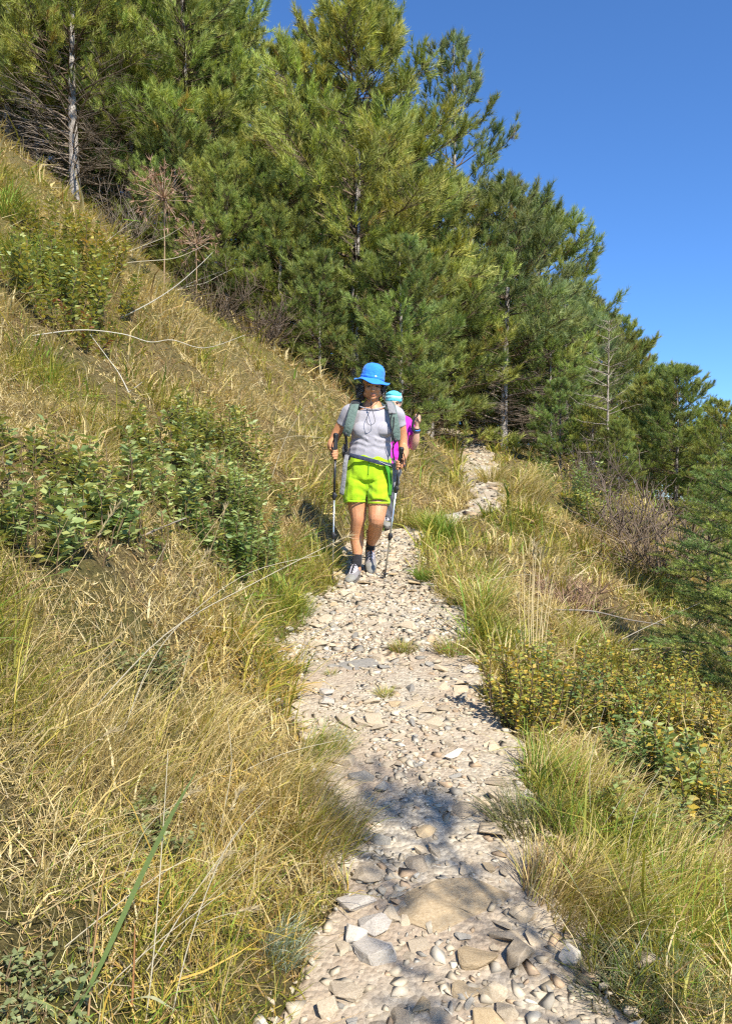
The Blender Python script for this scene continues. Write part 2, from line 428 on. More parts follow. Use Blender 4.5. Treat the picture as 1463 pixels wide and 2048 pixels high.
for i, (px, py, pw, rat, hz, rz, kind, sink, lab) in enumerate(BIG):
    p = ray(px, py); sx = pw * p.y / PX_F * 0.5 / 0.80
    me = ROCKS_FINE[kind][i % 4] if pw > 60 else ROCKS[kind][i % 9]
    o = obj('trail_stone', me); lay(o, p, sx, sx * rat, hz, rz, sink * 0.8, 0.1, i)
    tag(o, lab, 'stone', 'loose stones on the trail'); taken.append((p.x, p.y, sx * 0.8))

# 300 embedded stones, parts of the path, biggest first
def ok(x, y, r):
    return all((x - a) ** 2 + (y - b) ** 2 > (0.72 * (r + c)) ** 2 for a, b, c in taken)
cand = []
rs = np.random.default_rng(21)
while len(cand) < 300:
    y = 1.95 + 6.2 * rs.random() ** 1.25; x = xc(y) + rs.uniform(-1, 1) * tw(y) * 1.02
    r = float(np.clip(rs.lognormal(math.log(0.027), 0.45), 0.012, 0.062)) * (1.0 + 0.08 * max(0, y - 4))
    if trailness(x, y) < -0.03 or not ok(x, y, r): continue
    taken.append((x, y, r)); cand.append((x, y, r))
for i, (x, y, r) in enumerate(cand):
    k = 'stone' if rs.random() < .74 else ('stone_grey' if rs.random() < .3 else ('stone_tan' if rs.random() < .5 else 'stone'))
    o = obj('stone', ROCKS[k][i % 9], trail)
    lay(o, (x, y, float(h(x, y)) + .008), r * 1.25, r * rs.uniform(.65, 1.1), r * rs.uniform(.45, .75), rs.uniform(0, 6.28), 0.36, 0.3, i)

# gravel: everything smaller, one mass
def small_rocks(n, ymin, ymax, rlo, rhi, seed, pw=1.0):
    r = np.random.default_rng(seed)
    tv = []
    for s in range(14):
        bm = rock_bm(900 + s, 9, 1); bm.verts.ensure_lookup_table(); bm.faces.ensure_lookup_table()
        tv.append((np.array([v.co[:] for v in bm.verts]), np.array([[v.index for v in f.verts] for f in bm.faces]))); bm.free()
    acc = Acc()
    y = ymin + (ymax - ymin) * r.random(n) ** pw; x = xc(y) + r.uniform(-1.12, 1.12, n) * (tw(y) + .05)
    t = trailness(x, y); rad = np.clip(r.lognormal(math.log(rlo), 0.5, n), rlo * .4, rhi)
    keep = (t > -0.04 - 0.04 * r.random(n)) | (r.random(n) < .10)
    patch = np.sin(x * 5.1 + 1.3 * np.sin(y * 2.3)) * np.sin(y * 3.7 + 1.7 * np.sin(x * 3.1))
    keep &= (patch > -0.12) | (r.random(n) < 0.28) | (y > 5.2)
    x, y, rad = x[keep], y[keep], rad[keep]; z = h(x, y)
    pal = np.array([(.47, .395, .29), (.42, .345, .245), (.53, .455, .345), (.36, .32, .26), (.42, .305, .20), (.30, .275, .235), (.57, .515, .42)])
    ci = r.choice(len(pal), len(x), p=[.28, .22, .16, .11, .10, .06, .07])
    for s in range(14):
        m = np.arange(len(x)) % 14 == s
        k = m.sum(); V0, T0 = tv[s]
        a = r.uniform(0, 6.28, k); sc = np.stack([rad[m] * 1.2, rad[m] * r.uniform(.6, 1.1, k), rad[m] * r.uniform(.45, .85, k)], 1)
        V = V0[None] * sc[:, None, :]
        tl = r.uniform(-.4, .4, k)
        V = np.stack([V[..., 0], V[..., 1] * np.cos(tl)[:, None] - V[..., 2] * np.sin(tl)[:, None], V[..., 1] * np.sin(tl)[:, None] + V[..., 2] * np.cos(tl)[:, None]], -1)
        X = V[..., 0] * np.cos(a)[:, None] - V[..., 1] * np.sin(a)[:, None]; Y = V[..., 0] * np.sin(a)[:, None] + V[..., 1] * np.cos(a)[:, None]
        W = np.stack([X + x[m][:, None], Y + y[m][:, None], V[..., 2] + (z[m] + .008 + rad[m] * .12)[:, None] + 0.177 * Y], -1)
        n0 = len(V0)
        T = (T0[None] + (np.arange(k) * n0)[:, None, None]).reshape(-1, 3)
        c = pal[ci[m]] * np.array([.98, .985, .96]) * r.uniform(.80, 1.12, (k, 1))
        acc.add(W.reshape(-1, 3), T, np.repeat(c, n0, axis=0))
    return acc
g1 = small_rocks(6000, 1.6, 5.2, .0105, .032, 31)
g2 = small_rocks(5200, 4.3, 8.6, .0145, .040, 32)
g3 = small_rocks(900, 8.6, 24, .030, .09, 33)
for g in (g2, g3):
    for V, T, c in zip(g.V, g.T, g.C): g1.V.append(V); g1.T.append(T + g1.n); g1.C.append(c)
    g1.n += g.n
tag(obj('gravel', g1.mesh('gravel', M['gravel'])), 'pale crushed limestone gravel covering the footpath', 'gravel', kind='stuff')
# ------------------------------------------------------------------ pines
def needles(acc, base, axis, r, n=30, L=0.125, w=0.0035, spread=(0.35, 1.05), stem=0.17, col=(.1, .15, .03), cvar=.25):
    """bottle-brush tufts: base (K,3), axis (K,3), col (K,3)"""
    K = len(base)
    ref = np.where(np.abs(axis[:, 2:3]) > .9, np.array([[1., 0, 0]]), np.array([[0, 0, 1.]]))
    a = unit(np.cross(axis, ref)); b = np.cross(axis, a)
    s = r.random((K, n)); ph = r.uniform(0, 6.283, (K, n)); th = r.uniform(*spread, (K, n)) * (1.1 - 0.6 * s)
    pr = a[:, None] * np.cos(ph)[..., None] + b[:, None] * np.sin(ph)[..., None]
    d = axis[:, None] * np.cos(th)[..., None] + pr * np.sin(th)[..., None]
    p0 = base[:, None] + axis[:, None] * (s * stem)[..., None]
    ln = L * r.uniform(.75, 1.15, (K, n)) * r.uniform(.68, 1.2, (K, 1))
    tip = p0 + d * ln[..., None]
    sd = unit(np.cross(d, r.normal(size=(K, n, 3))))
    V = np.stack([p0 - sd * w, p0 + sd * w, tip], 2).reshape(-1, 3)
    T = np.arange(len(V)).reshape(-1, 3)
    c = np.repeat(col, n * 3, axis=0).reshape(K, n, 3, 3) * r.uniform(1 - cvar, 1 + cvar, (K, n, 1, 1))
    acc.add(V, T, c.reshape(-1, 3))

def pine_data(seed, H, R, clear=0.0, whorl=0.36, nl=5, dead_to=0.35, tuft_n=30, twig_density=7.0, lean=(0, 0), rise=0.35, top_pow=0.8,
              needle_L=0.125, needle_w=0.0036, pal=None, trunk_r=None, live=1.0, gap=0.0, patch_dead=0.12, base_w=0.75, puff=.66):
    r = np.random.default_rng(seed)
    trunk_r = trunk_r or 0.012 * H + 0.02
    nz = 12
    tz = np.linspace(0, 1, nz)
    tp = np.stack([lean[0] * tz ** 1.3 * H + .04 * np.sin(tz * 5 + seed) * H / 6, lean[1] * tz ** 1.3 * H + .04 * np.cos(tz * 4 + seed) * H / 6, tz * H - 0.25 * (tz == 0)], -1)
    tr = trunk_r * (1 - .93 * tz) ** .85; tr[0] *= 1.25
    V, T, _ = tubes(tp[None], tr[None], 10)
    trunk = Acc(); trunk.add(V, T)
    limbP, limbR, deadP, deadR, tb, ta, tc = [], [], [], [], [], [], []
    twP, twR, dtP, dtR = [], [], [], []; i4 = [0, 2, 4, 5]
    pal = np.array(pal if pal is not None else [(.30, .35, .10), (.265, .32, .10), (.33, .365, .105), (.24, .295, .105)])
    z = max(0.12, clear * H * 0.25)
    up = np.array([0, 0, 1.])
    f0 = .32
    def prof(f):
        f = float(np.clip(f, 0, 1))
        if f < f0: return R * (base_w + (1 - base_w) * f / f0)
        return R * max(0.0, 1 - ((f - f0) / (1.0 - f0)) ** 2) ** top_pow + 0.06
    while z < H * 0.985:
        f = z / H
        k = nl + r.integers(-1, 2); a0 = r.uniform(0, 6.28)
        for j in range(max(3, k)):
            az = a0 + j * 6.283 / k + r.uniform(-.35, .35)
            L = prof(f) * r.uniform(.62, 1.15); ltint = r.uniform(.78, 1.22) * np.array([r.uniform(.9, 1.12), 1, r.uniform(.85, 1.1)])
            start = np.array([np.interp(z, tp[:, 2], tp[:, 0]), np.interp(z, tp[:, 2], tp[:, 1]), z + r.uniform(-.06, .06)])
            el = 0.05 + rise * f * 1.6 + r.uniform(-.12, .15)
            out = np.array([math.cos(az), math.sin(az), 0])
            S = 6; t = np.linspace(0, 1, S)
            bend = rise * 0.8 * (0.4 + f)
            ang = el + bend * t ** 1.5 - 0.12 * np.sin(t * 3.1)
            dirs = out[None] * np.cos(ang)[:, None] + up[None] * np.sin(ang)[:, None]
            dirs = unit(dirs + r.normal(0, .09, (S, 3)))
            P = start + np.concatenate([[np.zeros(3)], np.cumsum(dirs[:-1] * L / (S - 1), 0)])
            dead = f < clear or (f < dead_to and r.random() < 1.0 - (f - clear) / max(1e-3, dead_to - clear) * .9)
            partial = (f < dead_to + .25)
            rad = (0.006 + 0.010 * L) * (1 - .8 * t)
            (deadP if dead else limbP).append(P); (deadR if dead else limbR).append(rad)
            ntw = max(3, int(L * twig_density))
            for q in range(ntw):
                tt = r.uniform(.10, 1.0) if dead else 1 - puff * r.random() ** 1.25
                i = min(S - 2, int(tt * (S - 1))); fr = tt * (S - 1) - i
                p = P[i] * (1 - fr) + P[i + 1] * fr; dloc = unit(P[i + 1] - P[i])
                sidev = unit(np.cross(dloc, up)) * (1 if q % 2 else -1)
                dv = unit(dloc * r.uniform(.35, .9) + sidev * r.uniform(.4, 1.0) + up * r.uniform(-.15, .45))
                tl = L * r.uniform(.16, .36) * (1.15 - .5 * tt) + .06
                m1 = p + dv * tl * .5; d2 = unit(dv + up * (r.uniform(-.5, .1) if dead else r.uniform(.15, .6))); e = m1 + d2 * tl * .5
                tP = np.stack([p, p * .5 + m1 * .5 + r.normal(0, .008, 3), m1, m1 * .5 + e * .5 + r.normal(0, .008, 3), e, e + d2 * .02])
                rr = np.linspace(.0055, .002, 6)
                browned = (not dead) and tt < .45 and partial and r.random() < .5
                if dead or browned or r.random() < patch_dead * (1.2 - f):
                    dtP.append(tP[i4]); dtR.append(rr[i4])
                    if dead and r.random() < .5:
                        dv3 = unit(dv + r.normal(0, .6, 3)); e3 = m1 + dv3 * tl * .5
                        dtP.append(np.linspace(m1, e3, 4) + r.normal(0, .006, (4, 3))); dtR.append(rr[i4] * .7)
                    continue
                twP.append(tP[i4]); twR.append(rr[i4])
                if r.random() > live: continue
                if r.random() < .02: ltw = np.array([1.15, .72, .85])
                else: ltw = 1.0
                col = pal[r.integers(len(pal))] * ltint * ltw * r.uniform(.88, 1.12)
                ax = unit(d2 + up * r.uniform(.1, .7) + r.normal(0, .15, 3))
                tb.append(e - ax * .05); ta.append(ax); tc.append(col)
                if r.random() < .75:
                    tb.append(m1); ta.append(unit(dv + up * .5 + r.normal(0, .3, 3))); tc.append(col * .93)
                if r.random() < .35:
                    dv3 = unit(dv + r.normal(0, .5, 3) + up * .3); tb.append(m1 + dv3 * .08); ta.append(dv3); tc.append(col * 1.04)
            if not dead and r.random() < live:
                for _ in range(2):
                    ax = unit(unit(P[-1] - P[-2]) + up * r.uniform(.2, .7) + r.normal(0, .25, 3))
                    tb.append(P[-1]); ta.append(ax); tc.append(pal[r.integers(len(pal))] * ltint * 1.06)
        z += whorl * r.uniform(.75, 1.2) * (1 if f < .8 else .7)
    for _ in range(3):
        tb.append(tp[-1] + up * .02); ta.append(unit(up + r.normal(0, .15, 3))); tc.append(pal[2] * 1.05)
    out = {'trunk': trunk}
    def tubeacc(Ps, Rs, Qs, Ss, sides=3):
        a = Acc()
        for A, B in ((Ps, Rs), (Qs, Ss)):
            if A: V, T, _ = tubes(np.array(A), np.array(B), sides); a.add(V, T)
        return a
    if limbP: out['limbs'] = tubeacc(limbP, limbR, twP, twR)
    if deadP: out['dead'] = tubeacc(deadP, deadR, dtP, dtR)
    if live > 0 and tb:
        a = Acc(); needles(a, np.array(tb), np.array(ta), r, tuft_n, needle_L, needle_w, col=np.array(tc)); out['crown'] = a
    out['n'] = len(tb)
    return out

def pine_kind(key, **kw):
    d = pine_data(**kw); k = {}
    k['trunk'] = d['trunk'].mesh('trunk', M['snag' if key == 'snag' else 'bark'], True)
    if 'limbs' in d: k['branches'] = d['limbs'].mesh('branches', M['limb'], True)
    if 'dead' in d: k['dead_branches'] = d['dead'].mesh('dead_branches', M['snag' if key == 'snag' else 'twig'], True)
    if 'crown' in d: k['crown'] = d['crown'].mesh('crown', M['needle'])
    return k
BLUE = [(.22, .275, .115), (.245, .30, .12), (.19, .245, .11), (.27, .31, .12)]
YEL = [(.35, .385, .10), (.31, .36, .095), (.38, .395, .11), (.275, .33, .095)]
PINE = {
 'bushy': pine_kind('bushy', seed=11, H=7.0, R=2.35, whorl=.36, nl=6, dead_to=.10, tuft_n=29, twig_density=17, pal=YEL, base_w=.95, top_pow=.52, patch_dead=.14, needle_L=.165, needle_w=.0064, rise=.42),
 'lanky': pine_kind('lanky', seed=12, H=10.5, R=2.3, clear=.12, whorl=.66, nl=5, dead_to=.3, tuft_n=30, twig_density=7.0, pal=BLUE, rise=.55, top_pow=.8, needle_L=.20, needle_w=.008, patch_dead=.06, trunk_r=.10),
 'stemmed': pine_kind('stemmed', seed=13, H=6.6, R=1.9, clear=.30, whorl=.36, nl=6, dead_to=.36, tuft_n=29, twig_density=15, pal=BLUE, top_pow=.7, trunk_r=.10, base_w=1, needle_L=.165, needle_w=.0062, rise=.42),
 'dense': pine_kind('dense', seed=14, H=6.0, R=1.9, whorl=.36, nl=6, dead_to=.06, tuft_n=29, twig_density=16, top_pow=.66, base_w=1.0, needle_L=.165, needle_w=.0062, patch_dead=.12, rise=.42),
 'tall': pine_kind('tall', seed=15, H=9.5, R=2.4, clear=.02, whorl=.44, nl=6, dead_to=.12, tuft_n=29, twig_density=14, pal=YEL, top_pow=.62, base_w=.95, trunk_r=.10, needle_L=.18, needle_w=.0070, patch_dead=.14, rise=.42),
 'snag': pine_kind('snag', seed=16, H=4.6, R=1.0, clear=1.0, whorl=.36, nl=4, dead_to=1.0, twig_density=3.0, live=0, trunk_r=.05, top_pow=.7),
 'slender': pine_kind('slender', seed=23, H=4.5, R=.52, clear=.74, whorl=.27, nl=3, dead_to=.75, tuft_n=22, twig_density=6, trunk_r=.026, top_pow=.6, rise=.3, lean=(.045, .0), needle_L=.11, needle_w=.003),
 'brown': pine_kind('brown', seed=17, H=5.2, R=1.9, clear=.30, whorl=.28, nl=6, dead_to=.50, tuft_n=29, twig_density=12, top_pow=.6, trunk_r=.11, pal=YEL, needle_L=.165, needle_w=.0062),
}
def plant_tree(kind, base, height, rz, label, group=None, name='pine_tree', cat='pine tree', tilt=(0, 0), H0=None):
    t = empty(name, base, rz)
    H = {'bushy': 7.0, 'lanky': 10.5, 'stemmed': 6.6, 'dense': 6.0, 'tall': 9.5, 'snag': 4.6, 'brown': 5.2, 'slender': 4.5}[kind]
    t.scale = (height / H,) * 3
    t.rotation_euler = (tilt[0], tilt[1], rz)
    for nm, me in PINE[kind].items(): 
        o = obj(nm, me, t)
        if nm in ('crown', 'branches', 'dead_branches'): o['kind'] = 'stuff'
    tag(t, label, cat, group); return t
def hgt(px_top_y, d, base):          # height of a thing at depth d whose top shows at a pixel row
    return CAM_H + (PX_CY - px_top_y) / PX_F * d - base.z

TREES = [
 # kind, base pixel x, depth, pixel row of the top, turn, label
 ('bushy', 712, 14.5, 70, 0.4, 'large bushy pine rising straight behind the two hikers'),
 ('dense', 800, 12.6, 500, 1.4, 'low bright green pine at the foot of the large bushy pine, boughs beside the hat'),
 ('dense', 862, 16.2, 380, 2.4, 'round green pine between the large bushy pine and the trail'),
 ('lanky', 905, 23.0, 90, 0.9, 'tall thin blue-green pine with an open top standing against the sky'),
 ('stemmed', 1010, 16.8, 375, 2.0, 'pine with a clear grey trunk standing right beside the upper trail'),
 ('dense', 1075, 22.0, 440, 4.0, 'pine on the skyline just right of the tall thin one'),
 ('stemmed', 1130, 19.0, 580, 0.3, 'pine two along the falling skyline from the grey trunk'),
 ('stemmed', 1178, 23.0, 610, 3.2, 'pine in the falling row, left of the bare dead tree'),
 ('dense', 1225, 25.0, 655, 1.2, 'pine directly behind the bare dead tree'),
 ('dense', 1262, 26.0, 705, 5.1, 'pine at the dip of the skyline, right of the bare dead tree'),
 ('dense', 1352, 16.5, 745, 2.7, 'separate round pine low on the right, its crown against the sky'),
 ('dense', 1300, 18.5, 765, 0.8, 'small pine tucked before the separate round pine on the right'),
 ('dense', 1432, 19.0, 850, 3.9, 'pine at the right edge behind the near fir'),
 ('dense', 1120, 14.6, 770, 4.4, 'low dark pine below the bare dead tree'),
 ('dense', 1235, 13.0, 850, 5.4, 'low dark pine on the shaded slope left of the near fir'),
 ('brown', 1100, 17.4, 640, 1.0, 'pine of tangled grey branches next to the grey trunk'),
 ('brown', 1185, 14.2, 820, 2.2, 'small half dead pine on the slope under the falling row'),
 ('dense', 925, 25.5, 620, 1.9, 'shaded low pine where the trail enters the wood'),
 ('dense', 975, 22.5, 640, 0.4, 'shaded pine behind the grey trunk'),
 ('dense', 1050, 20.5, 650, 3.3, 'dark pine filling the gap right of the grey trunk'),
 ('dense', 1034, 18.6, 800, 2.0, 'knee high pine closing the view at the head of the trail'),
 ('dense', 1068, 19.4, 790, 4.6, 'small pine right of the grey trunk foot'),
 ('dense', 960, 23.5, 760, 5.5, 'small pine in the shade beyond the end of the trail'),
 ('tall', 605, 19.0, 95, 0.2, 'tall pine left of the large bushy pine, its top near the picture edge'),
 ('tall', 445, 17.0, 40, 1.7, 'tall leafy pine at the corner of the sky'),
 ('tall', 365, 15.4, -200, 2.9, 'tall light green pine above the brown dried umbel'),
 ('tall', 300, 18.0, -300, 4.1, 'tall pine in the upper wood, second from the leaning grey trunk'),
 ('brown', 262, 15.0, 120, 0.6, 'half dead pine with grey twigs right of the leaning grey trunk'),
 ('dense', 560, 13.6, 350, 3.6, 'shaded pine left of the large bushy pine'),
 ('dense', 640, 12.6, 520, 5.0, 'low green pine just uphill of the blue hat'),
 ('bushy', 455, 13.6, 320, 2.2, 'shorter pine in front of the wood edge, above the arched white stems'),
 ('dense', 350, 14.4, 250, 1.2, 'rounded pine at the wood edge behind the brown dried umbel'),
 ('tall', 20, 15.5, -330, 5.2, 'stout trunked pine at the left edge of the picture'),
 ('brown', 75, 15.6, 60, 1.1, 'dead limbed pine between the two grey trunks at upper left'),
 ('tall', 225, 21.0, -330, 0.9, 'dark pine deep in the upper left wood'),
]
for kind, px, d, top, rz, lab in TREES:
    b = at(px, d); b.z -= 0.05
    plant_tree(kind, b, hgt(top, d, b), rz, lab, 'pines along the trail')
# the leaning grey trunk on the bank
b = ray(146, 388); plant_tree('brown', b + Vector((0, 0.1, -.1)), 4.6, 2.0, 'leaning grey trunked pine with bare branches at the top of the bank', 'pines along the trail', tilt=(0, .09))
# the bare dead tree
b = at(1216, 13.6); plant_tree('snag', b, hgt(640, 13.6, b), .5, 'bare dead pine with pale trunk and empty branches', name='dead_tree', cat='dead tree')
# the wood behind, crowns only showing in gaps
for i, (px, d, top) in enumerate([(120, 24, -300), (-40, 20, -300), (340, 23, -100), (600, 25, 260), (760, 22, 300), (980, 27, 540), (1060, 28, 580), (860, 27, 480), (700, 18.5, 260), (1320, 28, 800), (1400, 24, 860), (1480, 30, 880), (1440, 15, 900), (1540, 16, 880), (130, 19, 120), (30, 22, 60), (210, 17.5, 200), (845, 19.5, 600), (800, 24, 560)]):
    b = at(px, d); plant_tree(('tall', 'dense', 'bushy')[i % 3], b, max(2.6, hgt(top, d, b)), i * 1.3, 'pine deep in the wood showing only through gaps in nearer crowns', 'pines deep in the wood')
# the slender tree beside the photographer, known by its shadow on the trail
sh = plant_tree('slender', (1.58, 0.28, float(h(1.58, .28)) - .05), 4.1, -.5, 'slender pine beside the viewer throwing its shadow over the trail', name='pine_sapling', cat='pine tree')

# the near fir at the right edge: flat sprays of short needles
def fir_data(seed, H, R):
    r = np.random.default_rng(seed); up = np.array([0, 0, 1.])
    tz = np.linspace(0, 1, 8); tp = np.stack([.03 * np.sin(tz * 4), .03 * np.cos(tz * 3), tz * H], -1); tp[0, 2] = -.2
    tk = Acc(); V, T, _ = tubes(tp[None], (.035 * (1 - .9 * tz))[None], 8); tk.add(V, T)
    Ps, Rs, nb, na, nc = [], [], [], [], []
    z = .15
    def dress(A, B, col):
        n = max(2, int(np.linalg.norm(B - A) / .035)); t = np.linspace(0, 1, n)[:, None]
        nb.append(A + (B - A) * t); na.append(np.repeat(unit(B - A)[None], n, 0)); nc.append(np.repeat(col[None], n, 0) * (1 + .25 * (t - .5)))
    while z < H * .99:
        f = z / H; k = 6
        a0 = r.uniform(0, 6.28)
        for j in range(k):
            az = a0 + j * 6.283 / k + r.uniform(-.3, .3); L = (R * (1 - f) ** .75 + .06) * r.uniform(.75, 1.15)
            out = np.array([math.cos(az), math.sin(az), 0]); t = np.linspace(0, 1, 6)
            ang = .30 * f + .28 - .5 * (1 - f) * t + r.uniform(-.1, .1)
            dirs = out[None] * np.cos(ang)[:, None] + up[None] * np.sin(ang)[:, None]
            P = np.array([0, 0, z]) + np.concatenate([[np.zeros(3)], np.cumsum(dirs[:-1] * L / 5, 0)])
            Ps.append(P); Rs.append(np.linspace(.008, .002, 6) * (.5 + L))
            col = np.array([(.19, .28, .085), (.165, .25, .085), (.24, .31, .08), (.28, .31, .085)][r.integers(4)])
            for s in range(1, 5): dress(P[s], P[s + 1], col)
            for q in range(int(L * 17) + 2):
                tt = r.uniform(.15, .97); i = min(4, int(tt * 5)); p = P[i] + (P[i + 1] - P[i]) * (tt * 5 - i)
                dl = unit(P[i + 1] - P[i]); sv = unit(np.cross(dl, up)) * (1 if q % 2 else -1)
                dv = unit(dl * .75 + sv * r.uniform(.5, .9) + up * r.uniform(-.1, .3)); tl = (L * .38 * (1.1 - tt) + .06) * r.uniform(.7, 1.1)
                e = p + dv * tl
                Ps.append(np.linspace(p, e, 6)); Rs.append(np.linspace(.0035, .0015, 6)); dress(p, e, col * r.uniform(.85, 1.25))
        z += .15 * r.uniform(.8, 1.2)
    lb = Acc(); V, T, _ = tubes(np.array(Ps), np.array(Rs), 3); lb.add(V, T)
    cr = Acc(); needles(cr, np.concatenate(nb), np.concatenate(na), r, 18, .038, .0024, (.65, 1.25), .035, np.concatenate(nc), .22)
    return tk, lb, cr
tk, lb, cr = fir_data(5, 2.5, 1.0)
fir_me = {'trunk': tk.mesh('trunk', M['limb'], True), 'branches': lb.mesh('branches', M['limb'], True), 'crown': cr.mesh('crown', M['needle'])}
for px, d, ht, rz, lab in [(1500, 5.6, 1.9, .3, 'young fir with flat green sprays reaching in at the right edge'),
                           (1420, 7.4, 1.55, 2.1, 'second young fir behind the near one at the right edge')]:
    b = at(px, d); t = empty('fir_tree', b, rz); t.scale = (ht / 2.5,) * 3; tag(t, lab, 'fir tree', 'young firs on the right slope')
    for nm, me in fir_me.items():
        o = obj(nm, me, t)
        if nm == 'crown': o['kind'] = 'stuff'
# ------------------------------------------------------------------ grass
STRAW = np.array([(.61, .485, .205), (.55, .425, .17), (.66, .56, .31), (.50, .405, .185)])
OLIVE = np.array([(.33, .32, .05), (.39, .36, .065), (.27, .28, .045), (.44, .37, .08)])
GREEN = np.array([(.17, .29, .035), (.14, .25, .032), (.23, .34, .05)])
BROWN = np.array([(.36, .23, .10), (.43, .29, .14), (.27, .175, .075), (.47, .35, .19)])
GREY = np.array([(.40, .33, .19), (.46, .39, .24), (.31, .26, .14)])

def fld(x, y, k, wl):            # smooth patchiness, about -1..1
    q = 6.283 / wl
    return (np.sin(q * x + 1.7 * k + 1.3 * np.sin(q * .6 * y + k)) + np.sin(q * .9 * y + 2.9 * k + 1.1 * np.sin(q * .7 * x + 2 * k)) + np.sin(q * .6 * (x + y) + k)) / 2.2

def blades(acc, x, y, z, L, w, az, th0, bendk, col, r, S=5, curl=0.25, shade=0.75):
    N = len(x)
    s = np.linspace(0, 1, S)
    th = th0[:, None] + bendk[:, None] * s[None] ** 1.2
    th = np.minimum(th, 2.5)
    a = az[:, None] + curl * r.normal(size=(N, 1)) * s[None] * 2
    d = np.stack([np.sin(th) * np.cos(a), np.sin(th) * np.sin(a), np.cos(th)], -1)
    seg = (L / (S - 1))[:, None, None]
    P = np.stack([x, y, z], -1)[:, None] + np.concatenate([np.zeros((N, 1, 3)), np.cumsum(d[:, :-1] * seg, 1)], 1)
    tw_ = r.uniform(-.9, .9, N)
    sd = np.stack([-np.sin(az) * np.cos(tw_), np.cos(az) * np.cos(tw_), np.sin(tw_)], -1)
    W = w[:, None] * (1 - .85 * s[None] ** 1.6)
    # keep blades from diving under the slope
    g = h(P[..., 0], P[..., 1]) + 0.006
    P[..., 2] = np.maximum(P[..., 2], g + 0.02 * s[None] * r.random((N, 1)))
    V, T, n = ribbons(P, W, sd)
    tone = np.repeat(np.linspace(1, 1.10, n)[None], N, 0)
    C_ = col[:, None] * tone[..., None]
    acc.add(V, T, C_.reshape(-1, 3))

def pick(pal, r, n): return pal[r.integers(len(pal), size=n)]

